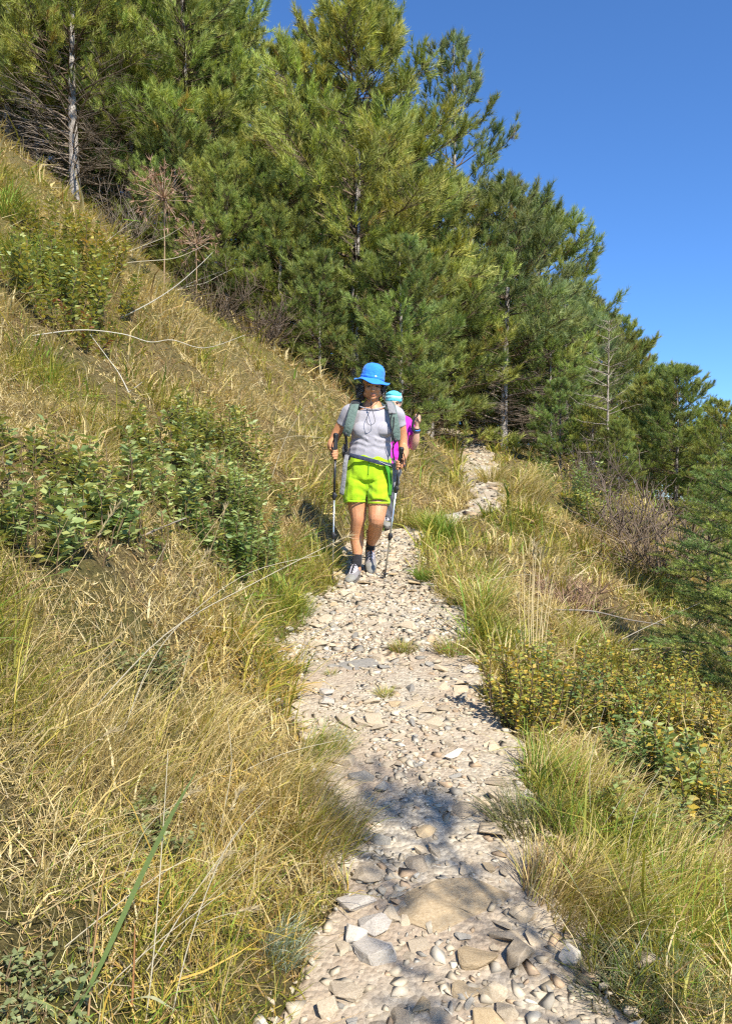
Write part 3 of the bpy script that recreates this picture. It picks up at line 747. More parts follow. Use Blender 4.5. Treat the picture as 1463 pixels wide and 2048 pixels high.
LG = [(.27, .345, .12), (.32, .38, .15), (.235, .31, .115), (.35, .385, .135)]
LY = [(.32, .31, .075), (.26, .28, .075), (.38, .34, .08), (.20, .24, .065)]
LO = [(.44, .33, .055), (.36, .33, .06), (.29, .30, .06), (.50, .34, .06), (.23, .27, .06), (.19, .25, .055)]
LD = [(.16, .245, .08), (.19, .27, .085), (.23, .29, .09)]
SH = [
 (430, 1010, 16, .36, .26, 420, .045, .011, LG, 'dense green shrub right of the big leaved plants'),
 (500, 1050, 14, .32, .22, 380, .042, .010, LG, 'green shrub at the trail side end of the leafy patch'),
 (450, 1130, 14, .30, .22, 380, .042, .011, LD, 'dark green shrub low in the leafy patch'),
 (520, 1140, 12, .24, .18, 260, .040, .010, LD + LG, 'small green shrub nearest the left trail edge'),
 (390, 900, 14, .34, .28, 400, .045, .011, LG + LY, 'yellowish green shrub on top of the leafy patch'),
 (470, 920, 14, .36, .28, 420, .045, .010, LY + LG, 'shrub with red tinged tips beside the dry slope'),
 (330, 930, 10, .32, .24, 260, .050, .013, LG + LY, 'loose leaved shrub above the big leaved plants'),
 (60, 1080, 12, .20, .22, 240, .048, .013, LG, 'low leafy growth at the left edge under the big leaved plants'),
 (150, 1020, 12, .24, .24, 260, .048, .013, LG + LY, 'leafy growth between the big leaved plants at left'),
 (230, 1090, 12, .22, .22, 260, .048, .013, LG + LD, 'leafy growth just left of the dark hollow'),
 (340, 1030, 14, .30, .24, 340, .048, .013, LG, 'leafy shrub uphill of the dark hollow'),
 (90, 950, 10, .20, .24, 200, .045, .012, LG + LY, 'thin leafy growth on the upper left of the leafy patch'),
 (540, 1000, 10, .22, .20, 240, .040, .010, LY + LG, 'yellowing leafy growth on the dry side of the leafy patch'),
 (120, 640, 20, .55, .50, 620, .055, .014, LY + LG, 'broad yellow-green bush on the upper left bank'),
 (190, 600, 18, .50, .45, 560, .055, .014, LY, 'yellowing bush next to the white forked stem'),
 (60, 590, 16, .50, .45, 480, .055, .014, LY + LG, 'yellow-green bush beside the left picture edge'),
 (200, 545, 14, .50, .40, 420, .055, .013, LY + [(.42, .28, .08)], 'yellow tipped bush uphill of the broad one'),
 (90, 500, 14, .50, .45, 420, .055, .013, LY, 'olive bush high on the left bank under the trunks'),
 (150, 690, 12, .30, .35, 300, .050, .012, LY + [(.22, .09, .05)], 'low bush with reddish leaves along the wavy white stem'),
 (1040, 1440, 18, .26, .20, 520, .027, .0072, LO, 'orange-yellow shrub nearest the trail on the right bank'),
 (1130, 1430, 18, .28, .22, 560, .027, .0072, LO + LD, 'yellow shrub second from the trail on the right bank'),
 (1220, 1470, 18, .27, .22, 560, .027, .0072, LO + LD, 'green and yellow shrub in the middle of the right bank'),
 (1320, 1480, 18, .28, .24, 560, .027, .0072, LO, 'golden shrub on the right bank, third from the edge'),
 (1410, 1500, 18, .30, .24, 560, .027, .0072, LO, 'golden shrub against the right picture edge'),
 (1270, 1560, 16, .20, .20, 460, .027, .0072, LD, 'deep green shrub below the golden ones'),
 (1390, 1620, 18, .24, .24, 520, .036, .0090, LO + LG, 'olive shrub at the right edge below the golden one'),
 (1340, 1385, 16, .28, .24, 480, .027, .0072, LO + LY, 'rusty shrub at the top of the golden patch'),
 (1230, 1380, 14, .24, .22, 400, .027, .0072, LY + LO, 'olive shrub behind the golden patch'),
 (1320, 1690, 16, .20, .22, 460, .027, .0072, LY + LG, 'yellow-green shrub low on the right bank'),
 (25, 2010, 10, .06, .10, 120, .016, .005, [(.26, .29, .14), (.22, .26, .11)], 'low clover leaved plant in the bottom left corner'),
 (90, 2030, 10, .06, .09, 110, .015, .005, [(.26, .29, .14), (.22, .26, .11)], 'low clover leaved plant beside the broad green blade'),
 (300, 1370, 10, .10, .12, 200, .022, .006, [(.24, .27, .12), (.20, .24, .09)], 'small blue-green herb in the left bank litter'),
 (330, 1690, 10, .08, .12, 200, .020, .006, [(.24, .27, .12), (.20, .24, .09)], 'small blue-green herb under the long upright straw'),
 (1140, 1010, 14, .5, .45, 420, .05, .012, LD + LG, 'dark green bush at the rim of the right slope'),
 (1200, 1060, 14, .45, .40, 420, .05, .012, LY + LD, 'olive bush on the right slope below the half dead pine'),
]
BL = [
    (80, 1120, 60, .30, 'big leaved plant at the left picture edge under the fat seed head'),
    (190, 1110, 60, .34, 'big leaved plant in the middle of the left leafy patch'),
    (30, 1010, 48, .28, 'big leaved plant highest on the left picture edge'),
    (300, 1120, 54, .30, 'big leaved plant over the dark hollow with the broken stick'),
    (250, 985, 60, .34, 'big leaved plant crowning the left leafy patch'),
    (395, 1105, 54, .28, 'big leaved plant between the dark hollow and the small leaved shrubs')]
_sc = [(ray(q[0], q[1]), q[4]) for q in SH] + [(ray(q[0], q[1]), .16) for q in BL]
SCX = np.array([p.x for p, _ in _sc]); SCY = np.array([p.y for p, _ in _sc]); SCR = np.array([r_ for _, r_ in _sc])
def under_shrub(x, y):          # how much of the grass a shrub smothers
    m = np.zeros(len(x))
    for a_, b_, r_ in zip(SCX, SCY, SCR): m = np.maximum(m, np.clip(1.5 - ((x - a_) ** 2 + (y - b_) ** 2) / r_ ** 2, 0, 1))
    return m
def grass_zone(acc, r, y0, y1, dens, clump, S, wmul, Lmul=1.0, margin=1.1, thatch=0.5):
    area = (y1 - y0) * (2 * (.4555 * (y0 + y1) / 2 + margin))
    nb = int(area * dens); nc = max(1, nb // clump)
    cy_ = np.sqrt(r.uniform(y0 ** 2, y1 ** 2, nc)); cx_ = r.uniform(-1, 1, nc) * (.4555 * cy_ + margin)
    crad = r.uniform(.02, .07, nc) * (1 + .05 * cy_)
    ct = r.random(nc)
    ci = np.repeat(np.arange(nc), clump)
    n = len(ci)
    oa = r.uniform(0, 6.283, n); orad = np.sqrt(r.random(n)) * crad[ci]
    x = cx_[ci] + np.cos(oa) * orad; y = cy_[ci] + np.sin(oa) * orad
    th_ = r.random(n) < thatch             # lying litter, anywhere
    sp = r.normal(0, .10, (n, 2)); x = np.where(th_, x + sp[:, 0], x); y = np.where(th_, y + sp[:, 1], y)
    t = trailness(x, y); tc = trailness(cx_, cy_)[ci]
    keep = (t < -0.015) & (tc < -0.02)
    left = x < xc(y)
    wood = (y > 13.5) & (h(x, y) > -99) & (x > xs(y) - 3.0 - .9 * (y - 13.5)) & (np.abs(x - xc(y)) > .8)
    us = under_shrub(x, y); keep &= r.random(n) > us * np.where(th_, .2, .72)
    keep &= ~(wood & (r.random(n) < .55))
    x, y, oa, orad, th_, ci, left, t, us = [v[keep] for v in (x, y, oa, orad, th_, ci, left, t, us)]
    n = len(x); z = h(x, y)
    # patchiness: which palette, how long
    f1 = fld(x, y, 1.0, 2.6); f2 = fld(x, y, 2.3, 1.1); f3 = fld(x, y, 3.7, 4.5)
    edge = np.exp(t / 0.35)                                  # 1 beside the trail
    green = np.clip(.38 + .34 * f1 + .26 * f2 + .30 * edge - .08 * left, 0.03, .92)
    brown = np.clip(.12 + .16 * f3 - .2 * edge, 0.0, .5)
    u = r.random(n); ctn = ct[ci]
    u = .45 * u + .55 * ctn
    col = np.where((u < green * .42)[:, None], pick(GREEN, r, n), np.where((u < green)[:, None], pick(OLIVE, r, n),
          np.where((u > 1 - brown)[:, None], pick(BROWN, r, n), pick(STRAW, r, n))))
    col = np.where((th_ & (r.random(n) < .5))[:, None], np.where((r.random(n) < .5)[:, None], pick(GREY, r, n), pick(BROWN, r, n)), col)
    rust = left & (edge > .25) & (y < 4.5) & (r.random(n) < .18 + .15 * f2)
    col = np.where(rust[:, None], pick(np.array([(.50, .33, .08), (.44, .30, .06), (.38, .33, .05), (.56, .40, .11)]), r, n), col)
    col = col * r.uniform(.72, 1.18, (n, 1))
    gscale = np.clip(.75 + .35 * f2 + .25 * f3, .4, 1.5)
    L = r.lognormal(math.log(.175), .42, n) * gscale * Lmul; L = np.where(th_, L * .75, L); L = np.minimum(L, .55 * Lmul) * (1 - .5 * us)
    # downhill lean plus outward from the clump
    nn = slope_n(x, y, .15)
    dx = np.cos(oa) * .8 + nn[:, 0] * 1.6 + r.normal(0, .8, n); dy = np.sin(oa) * .8 + nn[:, 1] * 1.6 + r.normal(0, .8, n)
    az = np.where(th_, r.uniform(0, 6.283, n), np.arctan2(dy, dx))
    th0 = np.where(th_, r.uniform(.9, 1.5, n), np.abs(r.normal(.28, .2, n)) + 3.0 * orad)
    bk = np.where(th_, r.uniform(-.2, .5, n), r.uniform(.5, 2.3, n))
    w = np.clip(r.lognormal(math.log(.00155), .45, n), .0007, .0045) * wmul * (0.8 + .5 * (L / .3))
    blades(acc, x, y, z - .004, L, w, az, th0, bk, col, r, S)

gr = np.random.default_rng(77)
GA = Acc()
grass_zone(GA, gr, 1.15, 3.2, 7600, 34, 4, .82, .95)
grass_zone(GA, gr, 1.15, 3.4, 7000, 5, 3, .9, .50, 1.1, .75)
grass_zone(GA, gr, 3.4, 6.4, 3300, 5, 3, 1.5, .65, 1.1, .75)
grass_zone(GA, gr, 6.4, 12, 500, 5, 3, 2.6, .8, 1.4, .75)
grass_zone(GA, gr, 3.2, 6.2, 3500, 30, 4, 1.35, 1.05)
grass_zone(GA, gr, 6.2, 11.0, 1500, 26, 3, 2.2, 1.15, 1.6)
grass_zone(GA, gr, 11.0, 26.0, 280, 20, 3, 4.4, 1.5, 3.0)
print('GRASS tris', sum(len(t) for t in GA.T))
tag(obj('grass', GA.mesh('grass', M['grass'])), 'tangled dry and green grass covering both banks', 'grass', kind='stuff')

# single tussocks and stalks that stand out
def tussock(px, py, n, L, pal, label, spread=.05, lean=None, w=.0018, th=(.15, .5), bend=(.3, 1.3), name='grass_tuft', cat='grass tuft', S=6, group='grass tufts', pos_=None, bunches=1):
    r = np.random.default_rng(int(px * 7 + py)); p = pos_ or ray(px, py); a = Acc()
    oa = r.uniform(0, 6.283, n); rad = np.sqrt(r.random(n)) * spread
    x = p.x + np.cos(oa) * rad; y = p.y + np.sin(oa) * rad
    az = oa if lean is None else np.arctan2(np.sin(oa) * .5 + math.sin(lean), np.cos(oa) * .5 + math.cos(lean))
    az = az + r.normal(0, .55, n)
    blades(a, x, y, h(x, y) - .005, L * r.uniform(.5, 1.15, n), w * r.uniform(.7, 1.3, n), az, r.uniform(*th, n) + rad / spread * .25, r.uniform(*bend, n), pick(np.array(pal), r, n) * r.uniform(.8, 1.2, (n, 1)), r, S)
    o = obj(name, a.mesh(name, M['grass'])); o_ = Vector(p)
    me = o.data; me.transform(Matrix.Translation(-o_)); o.location = o_
    return tag(o, label, cat, group)
GO = list(GREEN) + list(OLIVE); SG = list(STRAW) + list(OLIVE)
TUFTS = [
 (806, 1305, 330, .10, GO + list(BROWN), 'dark low tuft growing in the middle of the trail', .065, None, .0016),
 (905, 1310, 300, .14, GO + list(BROWN), 'dark tuft joining the trail tuft to the right bank', .08, None, .0018),
 (770, 1395, 170, .07, GO + list(STRAW), 'small tuft sprouting beside the slanting rock ribs', .035, None, .0014),
 (660, 1352, 70, .06, GO + list(BROWN), 'tiny tuft beside the bluish grey slab', .02, None, .0013),
 (665, 1478, 60, .05, GO, 'tiny green sprout among the lower left stones', .02, None, .0014),
 (850, 1165, 240, .17, list(GREEN), 'vivid green tuft at the trail edge below the hiking pole tip', .05, None, .0022),
 (885, 1075, 520, .36, GO + list(GREEN), 'tall green tussock beside the second hiker on the trail edge', .16, None, .0028),
 (850, 1060, 360, .30, GO + list(STRAW), 'green and straw tussock right behind the hiking pole', .12, None, .0026),
 (640, 1120, 380, .24, list(GREEN) + GO, 'fresh green tussock at the left trail edge by the walker shoes', .13, None, .0024),
 (585, 1215, 320, .20, list(GREEN) + GO, 'bright green tussock at the left edge where the trail widens', .11, None, .0021),
 (960, 1210, 420, .26, SG + list(GREEN), 'pale arching tussock on the right edge above the dark tufts', .14, None, .0022),
 (1010, 1290, 380, .20, list(GREEN) + GO, 'deep green grass patch between the pale tussock and yellow shrub', .13, None, .0020),
 (985, 965, 300, .42, SG + list(STRAW), 'tall yellow tussock right of the upper trail', .20, None, .0035),
 (1055, 985, 360, .50, SG + list(STRAW), 'tall straw tussock leaning right above the slope', .22, 0.0, .0038),
 (640, 1520, 420, .19, GO + list(STRAW), 'green tussock overhanging the left trail edge above the shadow', .10, -.2, .0014),
 (640, 1700, 620, .22, SG + list(BROWN) + list(OLIVE), 'thick golden tussock overhanging the left trail edge beside the shadow', .13, -.3, .0014),
 (600, 1600, 520, .21, SG + list(STRAW), 'golden tussock next above the thick one on the left edge', .12, -.3, .0014),
 (555, 1925, 260, .13, [(.36, .42, .32), (.30, .38, .28), (.42, .47, .36)], 'silvery blue-green tuft near the bottom left of the trail', .05, -.4, .0018),
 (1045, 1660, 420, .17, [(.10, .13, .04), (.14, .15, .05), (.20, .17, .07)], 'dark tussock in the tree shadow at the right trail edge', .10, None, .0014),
 (1105, 1790, 420, .22, SG + list(STRAW) + list(BROWN), 'green tussock on the right edge level with the flat slab', .10, .6, .0016),
 (1190, 1840, 620, .28, SG + list(STRAW), 'big straw tussock spilling over the right bank near the bottom', .14, -.6, .0016),
 (1250, 1700, 520, .28, SG + list(STRAW), 'straw tussock above the big one on the right bank', .13, .3, .0016),
 (1180, 1620, 460, .27, SG + list(BROWN), 'rusty straw tussock on the right bank beneath the yellow shrub', .12, .2, .0016),
 (1085, 1560, 300, .22, GO + list(STRAW), 'upright green tussock left of the rusty straw one', .08, .5, .0018),
 (1380, 1830, 560, .30, SG + list(STRAW), 'pale straw tussock at the right picture edge, low down', .15, .1, .0016),
 (1340, 1985, 520, .12, [(.16, .20, .09), (.20, .23, .11), (.13, .17, .07)], 'low grey-green mat of fine leaves in the bottom right corner', .15, None, .0016),
 (1230, 1990, 360, .09, [(.16, .20, .09), (.20, .23, .11), (.24, .20, .12)], 'low mat of fine leaves by the dusty pinkish stone', .10, None, .0015),
 (340, 1560, 420, .30, SG + list(STRAW) + list(STRAW), 'long combed straw lying across the left bank', .28, 0.15, .0014),
 (180, 1500, 340, .32, SG + list(STRAW), 'bleached straw drift at left, below the diagonal stalks', .28, -.1, .0014),
 (430, 1480, 320, .26, SG + list(STRAW), 'straw sheaf flattened toward the trail on the left bank', .16, -.2, .0014),
 (60, 545, 420, .55, GO + list(GREEN), 'tall green grass clump at the left picture edge beside the yellowing bush', .2, None, .004),
 (10, 430, 260, .6, list(GREEN) + GO, 'dark green grass clump at the left edge below the upper trunks', .16, None, .004),
]
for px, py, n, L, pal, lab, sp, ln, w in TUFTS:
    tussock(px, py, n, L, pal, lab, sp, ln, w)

# long bare stalks, each one a thing: pixel path, distance at each end is the land's
def stalk(pts, rad, label, col=(.52, .43, .22), name='grass_stalk', cat='stalk', group='long dry stalks', head=0, dlift=None, mat='straw', rise=True):
    """pts: pixels along the stalk; the first stands on the land, the others keep near its distance unless dlift tells how far nearer they are"""
    p0 = ray(*pts[0]); P = [p0 - Vector((0, 0, .02))]
    for k, (px, py) in enumerate(pts[1:]):
        d = p0.y - (dlift[k] if dlift else 0)
        P.append(Vector(((px - PX_CX) / PX_F * d, d, CAM_H - (py - PX_CY) / PX_F * d)))
    # smooth through the points
    Q = []
    for i in range(len(P) - 1):
        a = P[max(0, i - 1)]; b = P[i]; c = P[i + 1]; e = P[min(len(P) - 1, i + 2)]
        for t in np.linspace(0, 1, 6, endpoint=(i == len(P) - 2)):
            Q.append(.5 * ((2 * b) + (c - a) * t + (2 * a - 5 * b + 4 * c - e) * t * t + (3 * b - a - 3 * c + e) * t ** 3))
    Q = np.array([q[:] for q in Q]); n = len(Q)
    a = Acc(); V, T, m = tubes(Q[None], (rad * np.linspace(1, .35, n))[None], 5); a.add(V, T, col)
    if head:
        r = np.random.default_rng(n); tip = Q[-1]; ax = unit(Q[-1] - Q[-3])
        k = 46; s = r.random(k)[:, None]; b0 = tip - ax * s * head
        d = unit(ax + r.normal(0, .35, (k, 3))); e = b0 + d * .035 * (1 - .5 * s)
        sd = unit(np.cross(d, r.normal(size=(k, 3)))) * .0018
        V = np.stack([b0 - sd, b0 + sd, e], 1).reshape(-1, 3); a.add(V, np.arange(len(V)).reshape(-1, 3), (.5, .41, .24))
    me = a.mesh(name, M[mat]); me.transform(Matrix.Translation(-p0)); o = obj(name, me); o.location = p0
    return tag(o, label, cat, group)
PALE = (.56, .50, .36); TAN = (.46, .36, .18); WHITE = (.60, .56, .46); GOLD = (.68, .55, .30)
stalk([(20, 1500), (180, 1330), (330, 1180), (455, 1012)], .0026, 'long diagonal stalk crossing the left bank up to the leafy shrub', TAN)
stalk([(150, 1450), (330, 1270), (520, 1160), (700, 1070)], .0030, 'longest leaning stalk, reaching over toward the walker legs', PALE, head=.10)
stalk([(0, 1420), (110, 1210), (235, 1010)], .0024, 'stalk at left with a fat pale seed head in the leafy shrub', TAN, head=.12)
stalk([(230, 1500), (300, 1330), (380, 1230), (500, 1145), (640, 1110)], .0022, 'stalk running beneath the longest one toward the left trail edge', PALE)
stalk([(385, 1230), (415, 1120), (452, 1012)], .0020, 'short upright stalk meeting the diagonal stalk at its tip', TAN, head=.05)
stalk([(20, 1285), (85, 1140), (140, 1030)], .0020, 'thin stalk rising left of the fat seed head', TAN)
stalk([(290, 1160), (335, 1085)], .0020, 'short broken stalk below the leafy shrub', PALE)
stalk([(1058, 1345), (1063, 1210), (1066, 1082)], .0042, 'tallest of the upright straws on the right bank', GOLD, head=.08, group='upright straws')
stalk([(1068, 1345), (1074, 1220), (1080, 1100)], .0040, 'upright straw just right of the tallest one', GOLD, head=.07, group='upright straws')
stalk([(1075, 1340), (1090, 1230), (1112, 1120)], .0036, 'upright straw leaning right out of the bunch', GOLD, head=.06, group='upright straws')
stalk([(1062, 1350), (1056, 1240), (1060, 1140)], .0036, 'upright straw on the left side of the bunch', GOLD, group='upright straws')
stalk([(1080, 1350), (1083, 1260), (1078, 1170)], .0036, 'shortest upright straw in the bunch', GOLD, group='upright straws')
stalk([(1270, 1290), (1280, 1230), (1285, 1180)], .0026, 'thin straw above the yellow shrub, left of a pair', GOLD, group='upright straws')
stalk([(1292, 1300), (1302, 1250), (1312, 1198)], .0026, 'thin straw above the yellow shrub, right of a pair', GOLD, group='upright straws')
stalk([(1108, 1580), (1095, 1500), (1080, 1440), (1065, 1434)], .0018, 'bent stalk hooked over in front of the yellow shrub', TAN)
stalk([(880, 1195), (960, 1165), (1040, 1150), (1075, 1152)], .0020, 'arched straw over the golden right bank', PALE)
stalk([(540, 960), (570, 880), (610, 810)], .0034, 'thin straw curving up on the dry slope left of the walker', PALE)
stalk([(545, 880), (590, 872), (650, 876)], .0030, 'straw lying level on the dry slope left of the walker', PALE)
stalk([(340, 2040), (380, 1880), (450, 1700), (530, 1600)], .0020, 'pale stem slanting up from the bottom left', PALE)
stalk([(175, 2046), (190, 1880), (212, 1720)], .0030, 'reddish upright stem near the broad green blade', (.42, .26, .13))
stalk([(262, 2040), (268, 1930), (270, 1850)], .0034, 'rusty brown stem right of the broad green blade', (.36, .17, .07))
stalk([(290, 2040), (310, 1880), (330, 1600), (336, 1500)], .0020, 'long upright straw through the left foreground', PALE)
stalk([(430, 2040), (470, 1890), (530, 1700)], .0018, 'thin yellow straw left of the silvery tuft', TAN)
for k, (px, py, tx, ty) in enumerate([(1054, 1350, 1048, 1130), (1066, 1352, 1071, 1092), (1072, 1350, 1092, 1160), (1060, 1346, 1070, 1115), (1086, 1345, 1104, 1175), (1050, 1340, 1036, 1190)]):
    stalk([(px, py), ((px + tx) / 2 - 3, (py + ty) / 2), (tx, ty)], .0034, 'thin straw among the dense middle of the upright bunch', GOLD, head=.05, group='upright straws in the middle of the bunch')
rk = np.random.default_rng(15)
for k in range(26):
    px, py = rk.uniform(10, 520), rk.uniform(1250, 1990); a_ = rk.normal(.75, .35); L_ = rk.uniform(130, 330) * (.6 + (py - 1200) / 1400)
    tx, ty = px + L_ * math.cos(a_), py - L_ * math.sin(a_); bx = L_ * rk.uniform(-.10, .10)
    stalk([(px, py), ((px + tx) / 2 + bx, (py + ty) / 2 - abs(bx)), (tx, ty)], rk.uniform(.0012, .0022), 'long bleached straw crossing the tangled grass of the left bank', (PALE, TAN, (.55, .46, .27))[k % 3], head=.06 if k % 4 == 0 else 0, group='straws crossing the left bank')
for k in range(12):
    px, py = rk.uniform(1120, 1450), rk.uniform(1560, 1960); a_ = rk.normal(1.0, .6); L_ = rk.uniform(120, 280)
    tx, ty = px + L_ * math.cos(a_), py - L_ * math.sin(a_); bx = L_ * rk.uniform(-.12, .12)
    stalk([(px, py), ((px + tx) / 2 + bx, (py + ty) / 2 - abs(bx)), (tx, ty)], rk.uniform(.0012, .0022), 'long bleached straw rising from the right bank tussocks', (PALE, TAN)[k % 2], group='straws rising from the right bank')
# arched white dead stems on the upper left bank
stalk([(238, 634), (300, 606), (352, 572), (400, 530), (425, 505)], .0072, 'white forked dead stem arching over the bank', WHITE, 'dried_stalk', 'dried stalk', 'arched dried stalks')
stalk([(352, 580), (380, 572), (410, 566), (440, 550), (470, 536)], .0060, 'white lower fork of the arching dead stem', WHITE, 'dried_stalk', 'dried stalk', 'arched dried stalks')
stalk([(355, 578), (390, 562), (418, 552), (445, 542)], .0050, 'white middle prong of the arching dead stem', WHITE, 'dried_stalk', 'dried stalk', 'arched dried stalks')
stalk([(180, 535), (260, 525), (340, 518), (380, 505), (418, 485)], .0060, 'tan stem sweeping level above the white forked stem', PALE, 'dried_stalk', 'dried stalk', 'arched dried stalks')
stalk([(215, 520), (270, 498), (330, 474), (372, 448)], .0055, 'tan stem reaching up to the brown dried umbel', PALE, 'dried_stalk', 'dried stalk', 'arched dried stalks')
stalk([(205, 487), (240, 462), (275, 437)], .0050, 'short pale stem at the upper end of the yellowing bush', PALE, 'dried_stalk', 'dried stalk', 'arched dried stalks')
stalk([(60, 668), (160, 660), (245, 668), (300, 684), (345, 680), (410, 696), (490, 670)], .0052, 'wavy white stem lying along the left bank', WHITE, 'dried_stalk', 'dried stalk', 'arched dried stalks')
stalk([(262, 790), (240, 750), (215, 715), (180, 668)], .0052, 'dead stick slanting down from the wavy white stem', WHITE, 'dried_stalk', 'dried stalk', 'arched dried stalks')
stalk([(255, 782), (272, 774), (285, 764)], .0050, 'short stub at the foot of the slanting dead stick', WHITE, 'dried_stalk', 'dried stalk', 'arched dried stalks')
# fallen branches on the right slope
stalk([(1090, 1215), (1180, 1222), (1260, 1240), (1330, 1250)], .008, 'grey fallen branch lying under the near fir', (.22, .19, .16), 'fallen_branch', 'branch', 'fallen branches')
stalk([(1230, 1300), (1320, 1295), (1400, 1310), (1462, 1302)], .009, 'bleached fallen branch at the right edge above the yellow shrub', (.38, .34, .29), 'fallen_branch', 'branch', 'fallen branches')
stalk([(1290, 1330), (1380, 1260), (1462, 1180)], .006, 'reddish fallen branch propped up at the right edge', (.30, .19, .12), 'fallen_branch', 'branch', 'fallen branches')
stalk([(1210, 1290), (1290, 1255), (1400, 1205)], .005, 'thin pale stick slanting over the bare earth at right', (.42, .37, .29), 'fallen_branch', 'branch', 'fallen branches')
stalk([(960, 1468), (975, 1455), (992, 1440)], .004, 'short stick lying at the right trail edge', (.45, .37, .26), 'fallen_branch', 'branch', 'fallen branches')
stalk([(280, 1068), (330, 1052), (372, 1036)], .008, 'broken grey stick under the leafy shrub on the left', (.40, .34, .28), 'fallen_branch', 'branch', 'fallen branches')

# broad green blade in the left foreground, leaning across to the right
def blade_path(acc, pts, w, col, dd=0.0):
    p0 = ray(*pts[0]); n = len(pts); P = []
    for k, (px, py) in enumerate(pts):
        d = p0.y - dd * k / n; P.append(((px - PX_CX) / PX_F * d, d, CAM_H - (py - PX_CY) / PX_F * d))
    O, W = [], []
    P = np.array(P); t = np.linspace(0, n - 1, 14)
    Q = np.stack([np.interp(t, np.arange(n), P[:, k]) for k in range(3)], -1); Q[1:-1] = (Q[:-2] + 2 * Q[1:-1] + Q[2:]) / 4
    f = np.linspace(0, 1, 14); ws = w * (.75 + .5 * np.sin(f * 2.4)) * (1 - f ** 4)
    V, T, m = ribbons(Q[None], ws[None], unit(np.array([[.9, .35, .25]]))); acc.add(V, T, col); return p0
bb = Acc()
p = blade_path(bb, [(140, 2046), (205, 1925), (285, 1745), (345, 1625), (400, 1530)], .0065, (.17, .24, .08))
blade_path(bb, [(165, 2046), (150, 2000), (175, 1945), (230, 1900)], .005, (.22, .28, .12)); blade_path(bb, [(120, 2046), (95, 2010), (40, 1985)], .005, (.19, .24, .09)); blade_path(bb, [(190, 2046), (240, 2005), (300, 1990), (350, 2020)], .005, (.34, .34, .19))
me = bb.mesh('broad_leaf_plant', M['grass']); me.transform(Matrix.Translation(-p)); o = obj('broad_leaf_plant', me); o.location = p
tag(o, 'plant with one broad green blade leaning across the left foreground', 'plant')

# ------------------------------------------------------------------ leafy shrubs
def leaf_arrays(base, dirv, nrm, L, W):
    """folded leaf of four triangles: base (N,3)"""
    side = unit(np.cross(dirv, nrm)); up = np.cross(side, dirv)
    mid = base + dirv * (L * .48)[:, None] - up * (W * .28)[:, None]; tip = base + dirv * L[:, None] - up * (L * .12)[:, None]
    l = base + dirv * (L * .45)[:, None] + side * W[:, None]; rr = base + dirv * (L * .45)[:, None] - side * W[:, None]
    V = np.stack([base, l, mid, rr, tip], 1)
    T = np.array([(0, 2, 1), (0, 3, 2), (1, 2, 4), (2, 3, 4)])
    N = len(base)
    return V.reshape(-1, 3), (T[None] + (np.arange(N) * 5)[:, None, None]).reshape(-1, 3)
def one_leaf(L, W, col, name='leaf'):
    V, T = leaf_arrays(np.zeros((1, 3)), np.array([[0, 1., 0]]), np.array([[0, 0, 1.]]), np.array([L]), np.array([W]))
    return tri_mesh(name, V, T, M['leaf'], np.repeat(np.array([col]), 5, 0))
